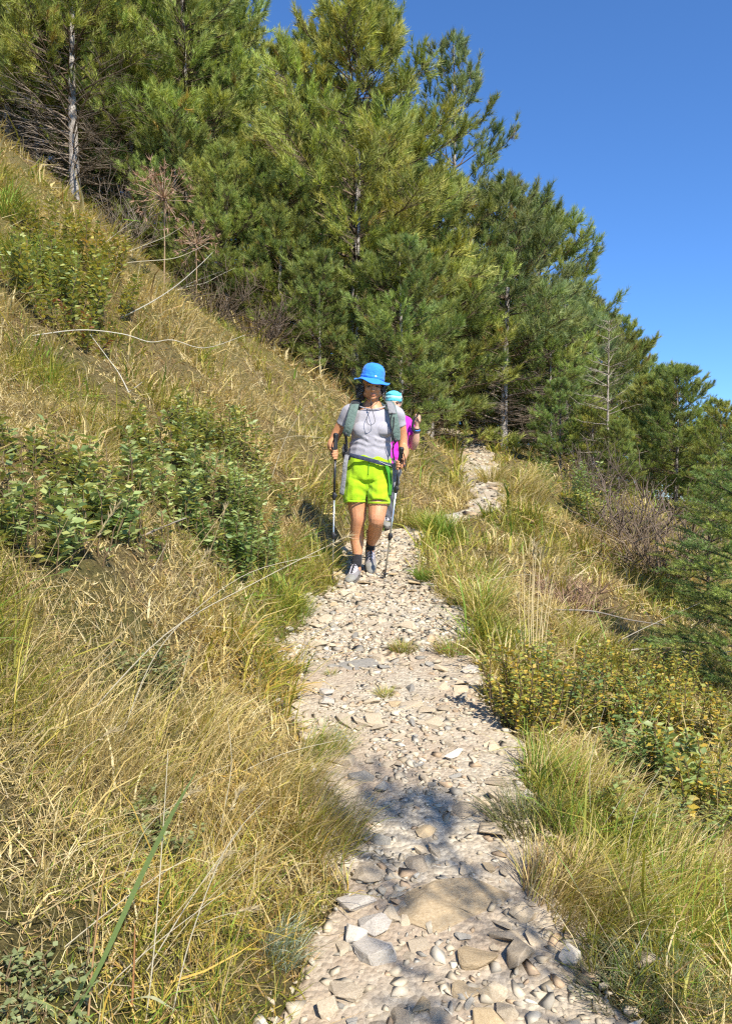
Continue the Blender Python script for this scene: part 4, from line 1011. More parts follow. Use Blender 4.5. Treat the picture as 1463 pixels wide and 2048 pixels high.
def shrub(pos_, label, nst, Hs, spread, nleaf, L, W, pal, seed, individual=False, group='leafy shrubs', name='shrub', cat='shrub', stemcol=(.16, .11, .06), lean=(0, 0)):
    r = np.random.default_rng(seed); t = empty(name, pos_); tag(t, label, cat, group)
    sp, lb, ld, ln_ = [], [], [], []
    for s in range(nst):
        a = r.uniform(0, 6.283); rad = spread * math.sqrt(r.random()); hh = Hs * r.uniform(.6, 1.1)
        bx, by = math.cos(a) * rad * .6, math.sin(a) * rad * .6
        gz = float(h(pos_.x + bx, pos_.y + by)) - pos_.z
        e = np.array([math.cos(a) * rad + lean[0] * hh + r.normal(0, .04), math.sin(a) * rad + lean[1] * hh + r.normal(0, .04), gz + hh])
        b = np.array([bx, by, gz - .02]); tt = np.linspace(0, 1, 6)[:, None]
        P = b + (e - b) * tt + np.array([math.cos(a), math.sin(a), 0]) * (tt ** 2 - tt) * -.12 * hh + r.normal(0, .006, (6, 3))
        sp.append(P)
        m = nleaf // nst
        for q in range(m):
            f = .12 + .88 * (q + r.random()) / m; i = min(4, int(f * 5)); p = P[i] + (P[i + 1] - P[i]) * (f * 5 - i)
            ax = unit(P[i + 1] - P[i]); ph = q * 2.4 + r.normal(0, .4); out = np.array([math.cos(ph), math.sin(ph), 0])
            d = unit(out + ax * r.uniform(.1, .8) + np.array([0, 0, r.uniform(-.25, .25)]))
            lb.append(p + d * .008); ld.append(d); ln_.append(unit(np.array([0, 0, 1.]) + r.normal(0, .38, 3)))
    V, T, _ = tubes(np.array(sp), np.repeat(np.linspace(.0032, .0012, 6)[None], len(sp), 0) * (1 + Hs), 4)
    a = Acc(); a.add(V, T, stemcol); obj('stems', a.mesh('stems', M['straw']), t)
    lb, ld, ln_ = np.array(lb), np.array(ld), np.array(ln_); N = len(lb)
    ls = L * r.uniform(.6, 1.2, N); ci = r.integers(len(pal), size=N)
    if individual:
        for k in range(N):
            o = obj('leaf', LEAVES[ci[k] % len(LEAVES)], t)
            x_ = np.cross(ld[k], ln_[k]); x_ /= np.linalg.norm(x_); z_ = np.cross(x_, ld[k])
            mt = Matrix(((x_[0], ld[k][0], z_[0]), (x_[1], ld[k][1], z_[1]), (x_[2], ld[k][2], z_[2]))).to_4x4()
            mt.translation = lb[k]; o.matrix_local = mt @ Matrix.Scale(ls[k] / .06, 4)
    else:
        V, T = leaf_arrays(lb, ld, ln_, ls, W / L * ls)
        c = np.array(pal)[ci] * r.uniform(.8, 1.2, (N, 1)); a = Acc(); a.add(V, T, np.repeat(c, 5, 0))
        obj('foliage', a.mesh('foliage', M['leaf']), t)['kind'] = 'stuff'
    return t
LEAVES = [one_leaf(.06, .013, c) for c in LG + [(.33, .31, .07), (.10, .16, .06)]]
P6 = list(range(6))
for k, (px, py, n, Hs, lab) in enumerate(BL):
    shrub(ray(px, py), lab, 8, Hs * .9, .18, int(n * 1.1), .066, .015, P6, 300 + k, True, 'big leaved plants on the left bank', 'leafy_plant', 'plant')
for k, (px, py, nst, Hs, sp, n, L, W, pal, lab) in enumerate(SH):
    shrub(ray(px, py), lab, int(nst * 1.3), Hs * 1.15, sp * 1.1, int(n * 2.3), L * 1.15, W * 1.35, pal, 400 + k)
# dry twiggy bushes
def twiggy(px, py, d, Hs, spread, n, label, col, seed, mat='straw', group='dry twiggy bushes'):
    r = np.random.default_rng(seed); p = at(px, d) if d else ray(px, py)
    P = []
    for s in range(n):
        a = r.uniform(0, 6.283); el = r.uniform(.2, 1.4); L = Hs * r.uniform(.5, 1.1)
        d0 = np.array([math.cos(a) * math.cos(el), math.sin(a) * math.cos(el), math.sin(el)])
        b = np.array([math.cos(a), math.sin(a), 0]) * spread * r.random() * .5
        if s > n * .3:
            b = P[r.integers(int(n * .3))][r.integers(1, 4)] if len(P) > n * .25 else b
            L *= .5
        P.append(b + d0 * (np.linspace(0, 1, 5) * L)[:, None] + np.cumsum(r.normal(0, .02 * Hs, (5, 3)), 0))
    V, T, _ = tubes(np.array(P), np.repeat(np.linspace(.004, .0015, 5)[None], n, 0) * (1 + Hs), 3)
    a = Acc(); a.add(V, T, col); o = obj('dry_bush', a.mesh('dry_bush', M[mat])); o.location = p
    return tag(o, label, 'bush', group)
twiggy(1330, 1100, 8.4, .75, .5, 260, 'brown twiggy bush behind the near fir', (.19, .14, .095), 61)
twiggy(1270, 1060, 9.2, .8, .5, 200, 'grey brown twiggy bush at the foot of the half dead pine', (.17, .125, .095), 62)
twiggy(1120, 1150, 6.3, .40, .35, 320, 'reddish dry bush behind the upright straws', (.30, .19, .12), 63)
twiggy(1190, 960, 12.0, .9, .6, 170, 'dark tangled bush under the falling row of pines', (.12, .09, .065), 64)
twiggy(420, 560, 11.5, .8, .6, 170, 'dark twiggy bush at the wood edge above the arched stems', (.13, .095, .06), 65)
twiggy(520, 660, 12.0, .9, .6, 170, 'grey twiggy bush at the wood edge uphill of the walker', (.13, .095, .065), 66)
twiggy(250, 400, 13.0, .9, .6, 170, 'grey twiggy bush right of the leaning grey trunk foot', (.19, .15, .11), 67)
# the brown dried umbel: a sunburst of dry stalks
def umbel(px, py, R_, n, label, seed, lift):
    r = np.random.default_rng(seed); p = ray(px, py); c = np.array([0, 0, lift])
    t = empty('dried_umbel', p); tag(t, label, 'dried plant', 'dried umbels')
    a = Acc(); V, T, _ = tubes(np.array([[(0, 0, -.02), (.01, 0, lift * .5), tuple(c)]]), np.array([[.012, .010, .007]]), 5); a.add(V, T, (.35, .24, .14))
    obj('stem', a.mesh('stem', M['straw']), t)
    d = unit(r.normal(size=(n, 3)) + np.array([0, -.5, .35])); L = R_ * r.uniform(.6, 1.05, n)
    P = c + d[:, None] * (np.linspace(0, 1, 4)[None] * L[:, None])[..., None] + np.cumsum(r.normal(0, .012, (n, 4, 3)), 1)
    a = Acc(); V, T, m = tubes(P, np.repeat(np.linspace(.006, .003, 4)[None], n, 0), 3); cc = np.repeat(pick(np.array([(.42, .28, .19), (.36, .24, .15), (.50, .37, .26)]), r, n), m, 0); a.add(V, T, cc)
    e = np.repeat(P[:, -1], 10, 0); dd = unit(np.repeat(d, 10, 0) + r.normal(0, .6, (n * 10, 3))); ee = e + dd * r.uniform(.05, .12, (n * 10, 1))
    sd = unit(np.cross(dd, r.normal(size=dd.shape))) * .006
    V = np.stack([e - sd, e + sd, ee], 1).reshape(-1, 3); a.add(V, np.arange(len(V)).reshape(-1, 3), np.repeat(pick(np.array([(.42, .27, .19), (.33, .20, .13)]), r, n * 10), 3, 0))
    obj('spokes', a.mesh('spokes', M['straw']), t)['kind'] = 'stuff'
umbel(328, 588, .46, 70, 'large brown dried umbel with spokes bursting outward', 71, 1.32)
umbel(392, 610, .34, 46, 'smaller brown dried umbel leaning right of the large one', 72, .95)
# ------------------------------------------------------------------ people
def ring_loft(bm, pts, rx, ry, n=16, ref=(0, 1, 0), cap=True):
    """one closed tube through pts; rx across, ry fore and aft"""
    P = [Vector(p) for p in pts]; ref = Vector(ref); rings = []
    for i, p in enumerate(P):
        t = (P[min(i + 1, len(P) - 1)] - P[max(i - 1, 0)]).normalized()
        s = t.cross(ref)
        if s.length < 1e-3: s = t.cross(Vector((1, 0, 0)))
        s.normalize(); f = s.cross(t)
        rings.append([bm.verts.new(p + s * (rx[i] * math.cos(a)) + f * (ry[i] * math.sin(a))) for a in [2 * math.pi * k / n for k in range(n)]])
    for a, b in zip(rings[:-1], rings[1:]):
        for k in range(n): bm.faces.new((a[k], a[(k + 1) % n], b[(k + 1) % n], b[k]))
    if cap:
        bm.faces.new(rings[0][::-1]); bm.faces.new(rings[-1])
    bmesh.ops.recalc_face_normals(bm, faces=bm.faces[:])
def smooth_path(pts, vals, m=5):
    """Catmull-Rom through points and the radii that go with them"""
    pts = [np.array(p, float) for p in pts]; vals = [np.array(v, float) for v in vals]
    O, W = [], []
    def cr(a, b, c, d, t): return .5 * (2 * b + (c - a) * t + (2 * a - 5 * b + 4 * c - d) * t * t + (3 * b - a - 3 * c + d) * t ** 3)
    for i in range(len(pts) - 1):
        i0, i3 = max(0, i - 1), min(len(pts) - 1, i + 2)
        for t in np.linspace(0, 1, m, endpoint=(i == len(pts) - 2)):
            O.append(cr(pts[i0], pts[i], pts[i + 1], pts[i3], t)); W.append(np.maximum(cr(vals[i0], vals[i], vals[i + 1], vals[i3], t), .002))
    return O, W
def limb(bm, pts, rad, ref=(0, 1, 0), n=14, ball=True):
    r2 = [(r, r) if not isinstance(r, tuple) else r for r in rad]
    O, W = smooth_path(pts, r2)
    ring_loft(bm, O, [w[0] for w in W], [w[1] for w in W], n, ref)
    if ball:
        for e, w in ((O[0], W[0]), (O[-1], W[-1])): blob(bm, e, (w[0] * .98, w[1] * .98, min(w)))
def blob(bm, c, r, rot=None, sub=3):
    g = bmesh.ops.create_icosphere(bm, subdivisions=sub, radius=1.0)
    m = Matrix.Translation(Vector(c)) @ (rot or Matrix.Identity(4)) @ Matrix.Diagonal((*r, 1))
    bmesh.ops.transform(bm, matrix=m, verts=g['verts'])
def fuse(bm, name, mat, voxel=.006, smooth=4, fac=.5, dec=None, ripple=None, colf=None):
    """one continuous skin over everything in bm"""
    me = bpy.data.meshes.new(name + '_raw'); bm.to_mesh(me); bm.free()
    o = bpy.data.objects.new(name + '_raw', me); C.objects.link(o)
    m = o.modifiers.new('r', 'REMESH'); m.mode = 'VOXEL'; m.voxel_size = voxel
    s = o.modifiers.new('s', 'SMOOTH'); s.iterations = smooth; s.factor = fac
    if dec: d = o.modifiers.new('d', 'DECIMATE'); d.ratio = dec
    dg = bpy.context.evaluated_depsgraph_get()
    out = bpy.data.meshes.new_from_object(o.evaluated_get(dg)); out.name = name
    bpy.data.objects.remove(o); bpy.data.meshes.remove(me)
    n = len(out.vertices); co = np.empty(n * 3, np.float32); out.vertices.foreach_get('co', co); co = co.reshape(-1, 3).astype(float)
    if ripple is not None:
        no = np.empty(n * 3, np.float32); out.vertices.foreach_get('normal', no); no = no.reshape(-1, 3)
        co = co + no * ripple(co)[:, None]; out.vertices.foreach_set('co', co.astype(np.float32).ravel())
    if colf is not None:
        ca = out.color_attributes.new('Col', 'FLOAT_COLOR', 'POINT'); c4 = np.ones((n, 4), np.float32); c4[:, :3] = colf(co); ca.data.foreach_set('color', c4.ravel())
    out.polygons.foreach_set('use_smooth', np.ones(len(out.polygons), bool)); out.update()
    out.materials.clear(); out.materials.append(mat)
    return out
def bm_mesh(bm, name, mat, smooth=True, sub=0):
    bmesh.ops.recalc_face_normals(bm, faces=bm.faces[:])
    me = bpy.data.meshes.new(name); bm.to_mesh(me); bm.free()
    if smooth: me.polygons.foreach_set('use_smooth', np.ones(len(me.polygons), bool))
    me.materials.append(mat); return me
def tube_mesh(name, pts, rad, mat, n=8, m=6, ref=(0, 1, 0)):
    bm = bmesh.new(); rad = rad if isinstance(rad, (list, tuple)) else [rad] * len(pts)
    O, W = smooth_path(pts, [(r, r) if not isinstance(r, tuple) else r for r in rad], m)
    ring_loft(bm, O, [w[0] for w in W], [w[1] for w in W], n, ref); return bm_mesh(bm, name, mat)
def strap_mesh(name, pts, half, thick, mat, ref):
    """a flat band: half-width across, thickness along ref"""
    bm = bmesh.new(); O, W = smooth_path(pts, [(half, thick)] * len(pts), 6)
    ring_loft(bm, O, [w[0] for w in W], [w[1] for w in W], 12, ref); return bm_mesh(bm, name, mat)

def skin_mat(name):
    m, nt, out = mat_new(name)
    at_ = nt.nodes.new('ShaderNodeAttribute'); at_.attribute_name = 'Col'
    co = objc(nt); n = noise(nt, 25, 5, .6, co)
    c = mixc(nt, at_.outputs['Color'], ramp(nt, n, [(.3, (.88, .85, .84)), (.7, (1.08, 1.08, 1.08))]), 1.0, 'MULTIPLY')
    b = principled(nt, .48, .4); nt.links.new(c, b.inputs['Base Color'])
    b.inputs['Subsurface Weight'].default_value = .12; b.inputs['Subsurface Radius'].default_value = (.6, .25, .12); b.inputs['Subsurface Scale'].default_value = .01
    nt.links.new(bump(nt, noise(nt, 160, 3, .6, co), .15, .002), b.inputs['Normal']); nt.links.new(b.outputs[0], out.inputs[0]); return m
def cloth_mat(name, col, var=.10, fold=.35, fscale=9, rough=.85, spec=.15):
    m, nt, out = mat_new(name); co = objc(nt)
    n = noise(nt, 18, 4, .6, co)
    b = principled(nt, rough, spec); b.inputs['Sheen Weight'].default_value = .15
    nt.links.new(ramp(nt, n, [(.3, tuple(c * (1 - var) for c in col)), (.7, tuple(min(1, c * (1 + var)) for c in col))]), b.inputs['Base Color'])
    f = noise(nt, fscale, 3, .5, co)
    b1 = bump(nt, f, fold, .05)
    bn = nt.nodes.new('ShaderNodeBump'); bn.inputs['Strength'].default_value = .2; bn.inputs['Distance'].default_value = .001
    nt.links.new(noise(nt, 500, 2, .5, co), bn.inputs['Height']); nt.links.new(b1, bn.inputs['Normal']); nt.links.new(bn.outputs[0], b.inputs['Normal'])
    nt.links.new(b.outputs[0], out.inputs[0]); return m
M['skin'] = skin_mat('tanned_skin')
M['tee'] = cloth_mat('grey_shirt', (.36, .35, .385), .05, .16, 9)
M['lime'] = cloth_mat('lime_shorts', (.345, .57, .014), .05, .18, 12)
M['lime_dark'] = cloth_mat('green_side_panel', (.05, .26, .02), .08, .3, 12)
M['hat'] = cloth_mat('blue_hat_cloth', (.035, .235, .78), .08, .25, 30)
M['magenta'] = cloth_mat('magenta_shirt', (.72, .03, .50), .08, .5, 12)
M['turq'] = cloth_mat('turquoise_band', (.10, .55, .68), .10, .3, 25)
M['turq2'] = cloth_mat('pale_turquoise_band', (.40, .80, .84), .10, .3, 25)
M['strap_green'] = cloth_mat('green_grey_webbing', (.115, .165, .145), .18, .3, 40)
M['strap_grey'] = cloth_mat('grey_webbing', (.22, .22, .23), .15, .3, 40)
M['black'] = simple_mat('black_plastic', (.018, .018, .020), .5, .4, .2)
M['black_cloth'] = cloth_mat('black_webbing', (.025, .026, .030), .2, .3, 40)
M['navy'] = cloth_mat('navy_belt', (.045, .055, .095), .15, .3, 30)
M['grey_trousers'] = cloth_mat('grey_trousers', (.085, .09, .105), .12, .5, 12)
M['sock'] = cloth_mat('black_sock', (.022, .022, .025), .2, .2, 60)
M['shoe'] = cloth_mat('shoe_grey', (.22, .205, .205), .15, .3, 40)
M['shoe_toe'] = cloth_mat('shoe_toe_cap', (.22, .215, .19), .12, .2, 60, .6, .3)
M['sole'] = simple_mat('rubber_sole', (.10, .09, .08), .8, .2, .2)
M['lace'] = cloth_mat('pale_lace', (.66, .62, .68), .1, .2, 60)
M['pack'] = cloth_mat('dark_green_pack', (.035, .055, .05), .15, .4, 12)
M['hair'] = leaf_mat('grey_hair', .1, .45, .4, .2, 60)
M['carbon'] = simple_mat('pole_shaft_dark', (.035, .035, .04), .3, .5, .1, bstr=0, metallic=.4)
M['alu'] = simple_mat('pole_shaft_metal', (.55, .58, .56), .3, .5, .08, bstr=0, metallic=.9)
M['eye'] = simple_mat('eye', (.03, .02, .015), .15, .6, 0, bstr=0)
M['white_trim'] = cloth_mat('white_trim', (.75, .76, .80), .05, .2, 30)
M['badge'] = simple_mat('white_badge', (.85, .86, .88), .5, .3, .02, bstr=0)
M['scalp'] = simple_mat('hair_mass', (.055, .045, .04), .7, .25, .3, 60, .8, 120, bdist=.01)
M['scalp2'] = simple_mat('pale_hair_mass', (.30, .23, .16), .7, .25, .3, 60, .8, 120, bdist=.01)

def fist(bm, grip, wrist, inward):
    """hand closed round a nearly upright grip: palm, four bent fingers, thumb"""
    g = Vector(grip); w = Vector(wrist); ax = Vector((0, 0, 1)); back = (w - g); back.z *= .3; back.normalize()
    side = ax.cross(back).normalized() * inward          # toward which the fingers wrap
    palm_c = g + back * .030
    limb(bm, [w, w * .5 + palm_c * .5, palm_c], [(.024, .022), (.027, .020), (.034, .018)], ref=tuple(back.cross(ax)))
    blob(bm, palm_c, (.020, .020, .042))
    R = .0245
    for k in range(4):
        z = .030 - k * .0195; lr = (.0092, .0096, .0092, .0080)[k]; reach = (2.9, 3.2, 3.1, 2.7)[k]
        pts = []
        for s in np.linspace(0, 1, 6):
            a = .25 + s * reach
            pts.append(g + back * (R * math.cos(a)) + side * (R * math.sin(a)) + ax * (z - .006 * s))
        limb(bm, pts, [lr, lr, lr * 1.03, lr * .95, lr * .92, lr * .8], n=8)
    pts = []
    for s in np.linspace(0, 1, 4):
        a = -.35 - s * 1.7; pts.append(g + back * (R * 1.05 * math.cos(a)) + side * (R * 1.05 * math.sin(a)) + ax * (.020 + .022 * s))
    limb(bm, pts, [.012, .011, .0105, .008], n=8)

def head_bm(bm, c, tilt, yaw, s=1.0):
    """head with brow, eye hollows, nose, lips, chin, ears; faces -Y"""
    rot = Matrix.Translation(Vector(c)) @ Matrix.Rotation(yaw, 4, 'Z') @ Matrix.Rotation(tilt, 4, 'X')
    def b(p, r): 
        g = bmesh.ops.create_icosphere(bm, subdivisions=3, radius=1.0)
        bmesh.ops.transform(bm, matrix=rot @ Matrix.Translation(Vector(p) * s) @ Matrix.Diagonal((r[0] * s, r[1] * s, r[2] * s, 1)), verts=g['verts'])
    b((0, .012, .035), (.074, .092, .083)); b((0, -.012, -.020), (.064, .076, .080)); b((0, -.030, -.062), (.046, .048, .045))
    b((0, -.064, -.088), (.022, .018, .017))                                  # chin
    b((0, -.080, .022), (.050, .014, .012))                                   # brow
    b((0, -.092, -.012), (.0105, .014, .026)); b((0, -.100, -.028), (.0155, .014, .011))   # nose
    b((0, -.078, -.057), (.024, .013, .0065)); b((0, -.076, -.068), (.021, .013, .007))   # lips
    for sx in (-1, 1):
        b((sx * .036, -.066, -.022), (.024, .022, .022)); b((sx * .074, .012, -.005), (.010, .018, .030)); b((sx * .050, -.02, -.055), (.022, .035, .028))
    return rot

def shoe(name, parent, ankle_mat, L=.265):
    """hiking shoe in its own frame: heel at +Y, toe at -Y, sole underneath; origin under the ankle"""
    t = obj(name, None, parent) if False else None
    bm = bmesh.new()
    ys = [.065, .060, .03, -.02, -.07, -.12, -.165, -.192]
    hw = [.018, .031, .036, .037, .042, .045, .036, .016]; top = [.055, .085, .098, .090, .066, .050, .042, .030]
    pts = [(0, y, .012 + tp / 2) for y, tp in zip(ys, top)]
    O, W = smooth_path(pts, list(zip(hw, [tp / 2 for tp in top])), 4); ring_loft(bm, O, [w[0] for w in W], [w[1] for w in W], 18, (0, 0, 1))
    up = obj(name, bm_mesh(bm, name, M['shoe']), parent)
    up.matrix_parent_inverse = Matrix.Identity(4); up.matrix_local = ankle_mat
    bm = bmesh.new()
    O, W = smooth_path([(0, y * 1.03, .010) for y in ys], [(w_ * 1.06, .013) for w_ in hw], 4); ring_loft(bm, O, [w[0] for w in W], [w[1] for w in W], 14, (0, 0, 1)); obj('sole', bm_mesh(bm, 'sole', M['sole']), up)
    bm = bmesh.new()
    O, W = smooth_path([(0, -.115, .040), (0, -.15, .037), (0, -.185, .031), (0, -.199, .024)], [(.0455, .027), (.0415, .024), (.028, .019), (.008, .008)], 4); ring_loft(bm, O, [w[0] for w in W], [w[1] for w in W], 16, (0, 0, 1)); obj('toe_cap', bm_mesh(bm, 'toe_cap', M['shoe_toe']), up)
    bm = bmesh.new()
    O, W = smooth_path([(0, .005, .118), (0, -.03, .108), (0, -.07, .086), (0, -.10, .068)], [(.017, .006), (.019, .006), (.018, .005), (.012, .004)], 4); ring_loft(bm, O, [w[0] for w in W], [w[1] for w in W], 10, (1, 0, 0)); obj('tongue', bm_mesh(bm, 'tongue', M['black_cloth']), up)
    for k in range(5):
        y = -.012 - .021 * k; z = .112 - .0125 * k
        obj('lace', tube_mesh('lace', [(-.030, y + .014, z - .020), (-.012, y + .004, z + .001), (.012, y - .004, z + .001), (.030, y - .012, z - .026)], .0042, M['lace'], 6, 4), up)
        obj('lace', tube_mesh('lace', [(.030, y + .014, z - .020), (.012, y + .004, z + .003), (-.012, y - .004, z + .003), (-.030, y - .012, z - .026)], .0042, M['lace'], 6, 4), up)
    bm = bmesh.new(); O, W = smooth_path([(0, .02, .098), (0, .018, .118)], [(.040, .046), (.038, .044)], 4)
    ring_loft(bm, O, [w[0] for w in W], [w[1] for w in W], 18, (0, 1, 0)); obj('collar', bm_mesh(bm, 'collar', M['black_cloth']), up)
    return up

def pole(label, grip_top, tip, lock_at=.36, strap_side=-1, group='trekking poles', metal_from=.42):
    g = Vector(grip_top); t = Vector(tip); L = (t - g).length; d = (t - g).normalized()
    e = empty('trekking_pole', t); tag(e, label, 'trekking pole', group)
    def P(s): return tuple(g + d * s - t)
    bm = bmesh.new(); ss = [-.012, 0, .02, .05, .09, .13, .16]
    O, W = smooth_path([P(s) for s in ss], [(.012, .012), (.021, .021), (.019, .019), (.0155, .0155), (.0165, .0165), (.0145, .0145), (.011, .011)], 4)
    ring_loft(bm, O, [w[0] for w in W], [w[1] for w in W], 12); obj('grip', bm_mesh(bm, 'grip', M['black']), e)
    obj('upper_shaft', tube_mesh('upper_shaft', [P(.15), P(L * lock_at)], .0095, M['carbon'], 10, 2), e)
    obj('lower_shaft', tube_mesh('lower_shaft', [P(L * lock_at - .02), P(L - .05)], [.0080, .0062], M['alu'], 10, 2), e)
    for q in (lock_at, .66):
        bm = bmesh.new(); O, W = smooth_path([P(L * q - .025), P(L * q - .01), P(L * q + .012), P(L * q + .03)], [(.0115, .0115), (.017, .017), (.016, .016), (.011, .011)], 3)
        ring_loft(bm, O, [w[0] for w in W], [w[1] for w in W], 10)
        blob(bm, Vector(P(L * q)) + Vector((.012, -.006, 0)), (.012, .008, .016), sub=2); obj('lock', bm_mesh(bm, 'lock', M['black']), e)
    bm = bmesh.new(); c = Vector(P(L - .055)); ring_loft(bm, [c - d * .004, c, c + d * .006], [.008, .027, .010], [.008, .027, .010], 14); obj('basket', bm_mesh(bm, 'basket', M['black']), e)
    obj('tip', tube_mesh('tip', [P(L - .06), P(L - .02), P(L)], [.0075, .0060, .003], M['black'], 8, 2), e)
    x = strap_side
    a = Vector(P(.0))
    obj('wrist_strap', strap_mesh('wrist_strap', [a + Vector((0, .012, 0)), a + Vector((x * .022, .03, -.05)), a + Vector((x * .034, .02, -.12)), a + Vector((x * .030, -.01, -.17)), a + Vector((x * .014, -.02, -.12)), a + Vector((x * .004, -.014, -.03))], .0105, .0016, M['black_cloth'], (x, .3, 0)), e)
    return e

def skin_cols(base, rosy, zk, lips=None):
    def f(co):
        n = len(co); c = np.repeat(np.array([base]), n, 0)
        m = np.clip(zk(co), 0, 1)[:, None]; c = c * (1 - m) + np.array(rosy) * m
        if lips is not None:
            d = np.linalg.norm((co - lips[0]) / np.array([.024, .02, .012]), axis=1); m = np.clip(1.5 - d, 0, 1)[:, None] * .6; c = c * (1 - m) + np.array([.42, .13, .11]) * m
        return c
    return f

# ---------------- the walker in front
W0 = ray(722, 1158); SC = W0.y / PX_F
def wp(px, py, y=0.0): return ((px - 738) * SC, y, (1158 - py) * SC)
woman = empty('person', (( 738 - PX_CX) * SC, W0.y, CAM_H - (1158 - PX_CY) * SC))
tag(woman, 'front walker in blue sun hat, grey shirt and lime shorts, looking down', 'person')
bm = bmesh.new()
limb(bm, [wp(737, 955), wp(737, 940), wp(738, 915), wp(742, 880), wp(744, 850), wp(744, 828), wp(744, 812)],
     [(.145, .100), (.155, .112), (.145, .108), (.140, .108), (.148, .108), (.146, .082), (.078, .060)])
limb(bm, [wp(744, 822, .01), wp(744, 808, -.005), wp(744, 795, -.02)], [.060, .050, .050])
HEAD = Vector(wp(744, 775, -.045)); hrot = head_bm(bm, HEAD, math.radians(9), math.radians(3), 1.0)
# arms
limb(bm, [wp(697, 824, .01), wp(689, 838, .03), wp(674, 862, .06), wp(665, 882, .06)], [.052, .047, .042, .036]); RW = wp(671, 906, -.13)
limb(bm, [wp(665, 882, .06), wp(664, 892, -.01), RW], [.038, .040, .025])
limb(bm, [wp(792, 828, .01), wp(799, 846, .03), wp(804, 870, .06), wp(806, 892, .06)], [.052, .046, .042, .036]); LW = wp(803, 922, -.13)
limb(bm, [wp(806, 892, .06), wp(807, 904, -.01), LW], [.038, .040, .025])
RG = Vector(wp(669, 912, -.195)); LG_ = Vector(wp(797, 932, -.20))
fist(bm, RG, RW, -1); fist(bm, LG_, LW, 1)
# legs: her right leg bears the weight, her left trails with the heel up
limb(bm, [wp(714, 955, .0), wp(714, 985, -.01), wp(715, 1012, -.02), wp(716, 1036, -.03), wp(714, 1052, -.015), wp(713, 1072, .02), wp(714, 1095, .0), wp(714, 1118, -.01), wp(713, 1138, -.02)],
     [.095, .088, .075, (.060, .062), .054, (.060, .062), .046, .034, .034])
limb(bm, [wp(760, 955, 0), wp(758, 985, -.05), wp(755, 1012, -.10), wp(752, 1038, -.14), wp(751, 1050, -.09), wp(748, 1066, .02), wp(744, 1080, .10), wp(741, 1091, .16), wp(741, 1102, .17)],
     [.095, .088, .076, (.062, .062), .055, (.058, .060), .045, .034, .033])
lipsW = np.array((hrot @ Vector((0, -.090, -.062)))[:])
zknee = wp(0, 1036)[2]
body = fuse(bm, 'body', M['skin'], .0052, 3, .5, .55, None,
            skin_cols((.55, .265, .13), (.60, .28, .16), lambda c: np.exp(-((c[:, 2] - zknee) / .06) ** 2) * .5, (lipsW,)))
obj('body', body, woman)
# face details
for sx in (-1, 1):
    bmE = bmesh.new(); blob(bmE, hrot @ Vector((sx * .030, -.078, .002)), (.013, .007, .006), hrot.to_3x3().to_4x4(), 2); obj('eye', bm_mesh(bmE, 'eye', M['eye']), woman)
    obj('eyebrow', tube_mesh('eyebrow', [hrot @ Vector((sx * .014, -.093, .022)), hrot @ Vector((sx * .032, -.090, .028)), hrot @ Vector((sx * .048, -.078, .022))], .0034, M['scalp'], 6, 3), woman)
# hair: a mass at the back of the head and curls at the sides
bm = bmesh.new(); 
def hb(p, r): blob(bm, hrot @ Vector(p), r, hrot.to_3x3().to_4x4())
hb((0, .038, .025), (.083, .078, .085)); hb((-.080, .03, -.030), (.026, .040, .055)); hb((-.098, .012, -.045), (.030, .035, .040)); hb((-.080, .02, -.080), (.026, .035, .035)); hb((.074, .03, -.02), (.022, .040, .055)); hb((.076, .03, -.05), (.018, .026, .030)); hb((0, .07, -.03), (.055, .04, .05))
hair_o = obj('hair', fuse(bm, 'hair', M['scalp'], .006, 2, .5, .6, lambda c: .006 * np.sin(c[:, 0] * 180 + 3 * np.sin(c[:, 2] * 140)) * np.sin(c[:, 2] * 150 + c[:, 1] * 90)), woman)
rh = np.random.default_rng(9); cu = []
for k in range(150):
    sx = -1 if rh.random() < .66 else 1
    b = np.array([sx * rh.uniform(.066, .108 if sx < 0 else .088), rh.uniform(-.03, .06), rh.uniform(-.06, .03)]); n_ = 14; t = np.linspace(0, 1, n_)
    L = rh.uniform(.03, .075); ph = rh.uniform(0, 6.28); am = rh.uniform(.004, .011)
    P_ = b + np.stack([sx * .022 * t + am * np.sin(t * 11 + ph), am * np.cos(t * 11 + ph), -L * t], -1); cu.append([(hrot @ Vector(q))[:] for q in P_])
V, T, m_ = tubes(np.array(cu), np.repeat(np.linspace(.0022, .0012, 14)[None], len(cu), 0), 3)
a = Acc(); a.add(V, T, np.repeat(pick(np.array([(.05, .04, .035), (.20, .18, .165), (.33, .31, .29), (.09, .07, .06)]), rh, len(cu)), m_, 0)); obj('curls', a.mesh('curls', M['hair']), hair_o)['kind'] = 'stuff'
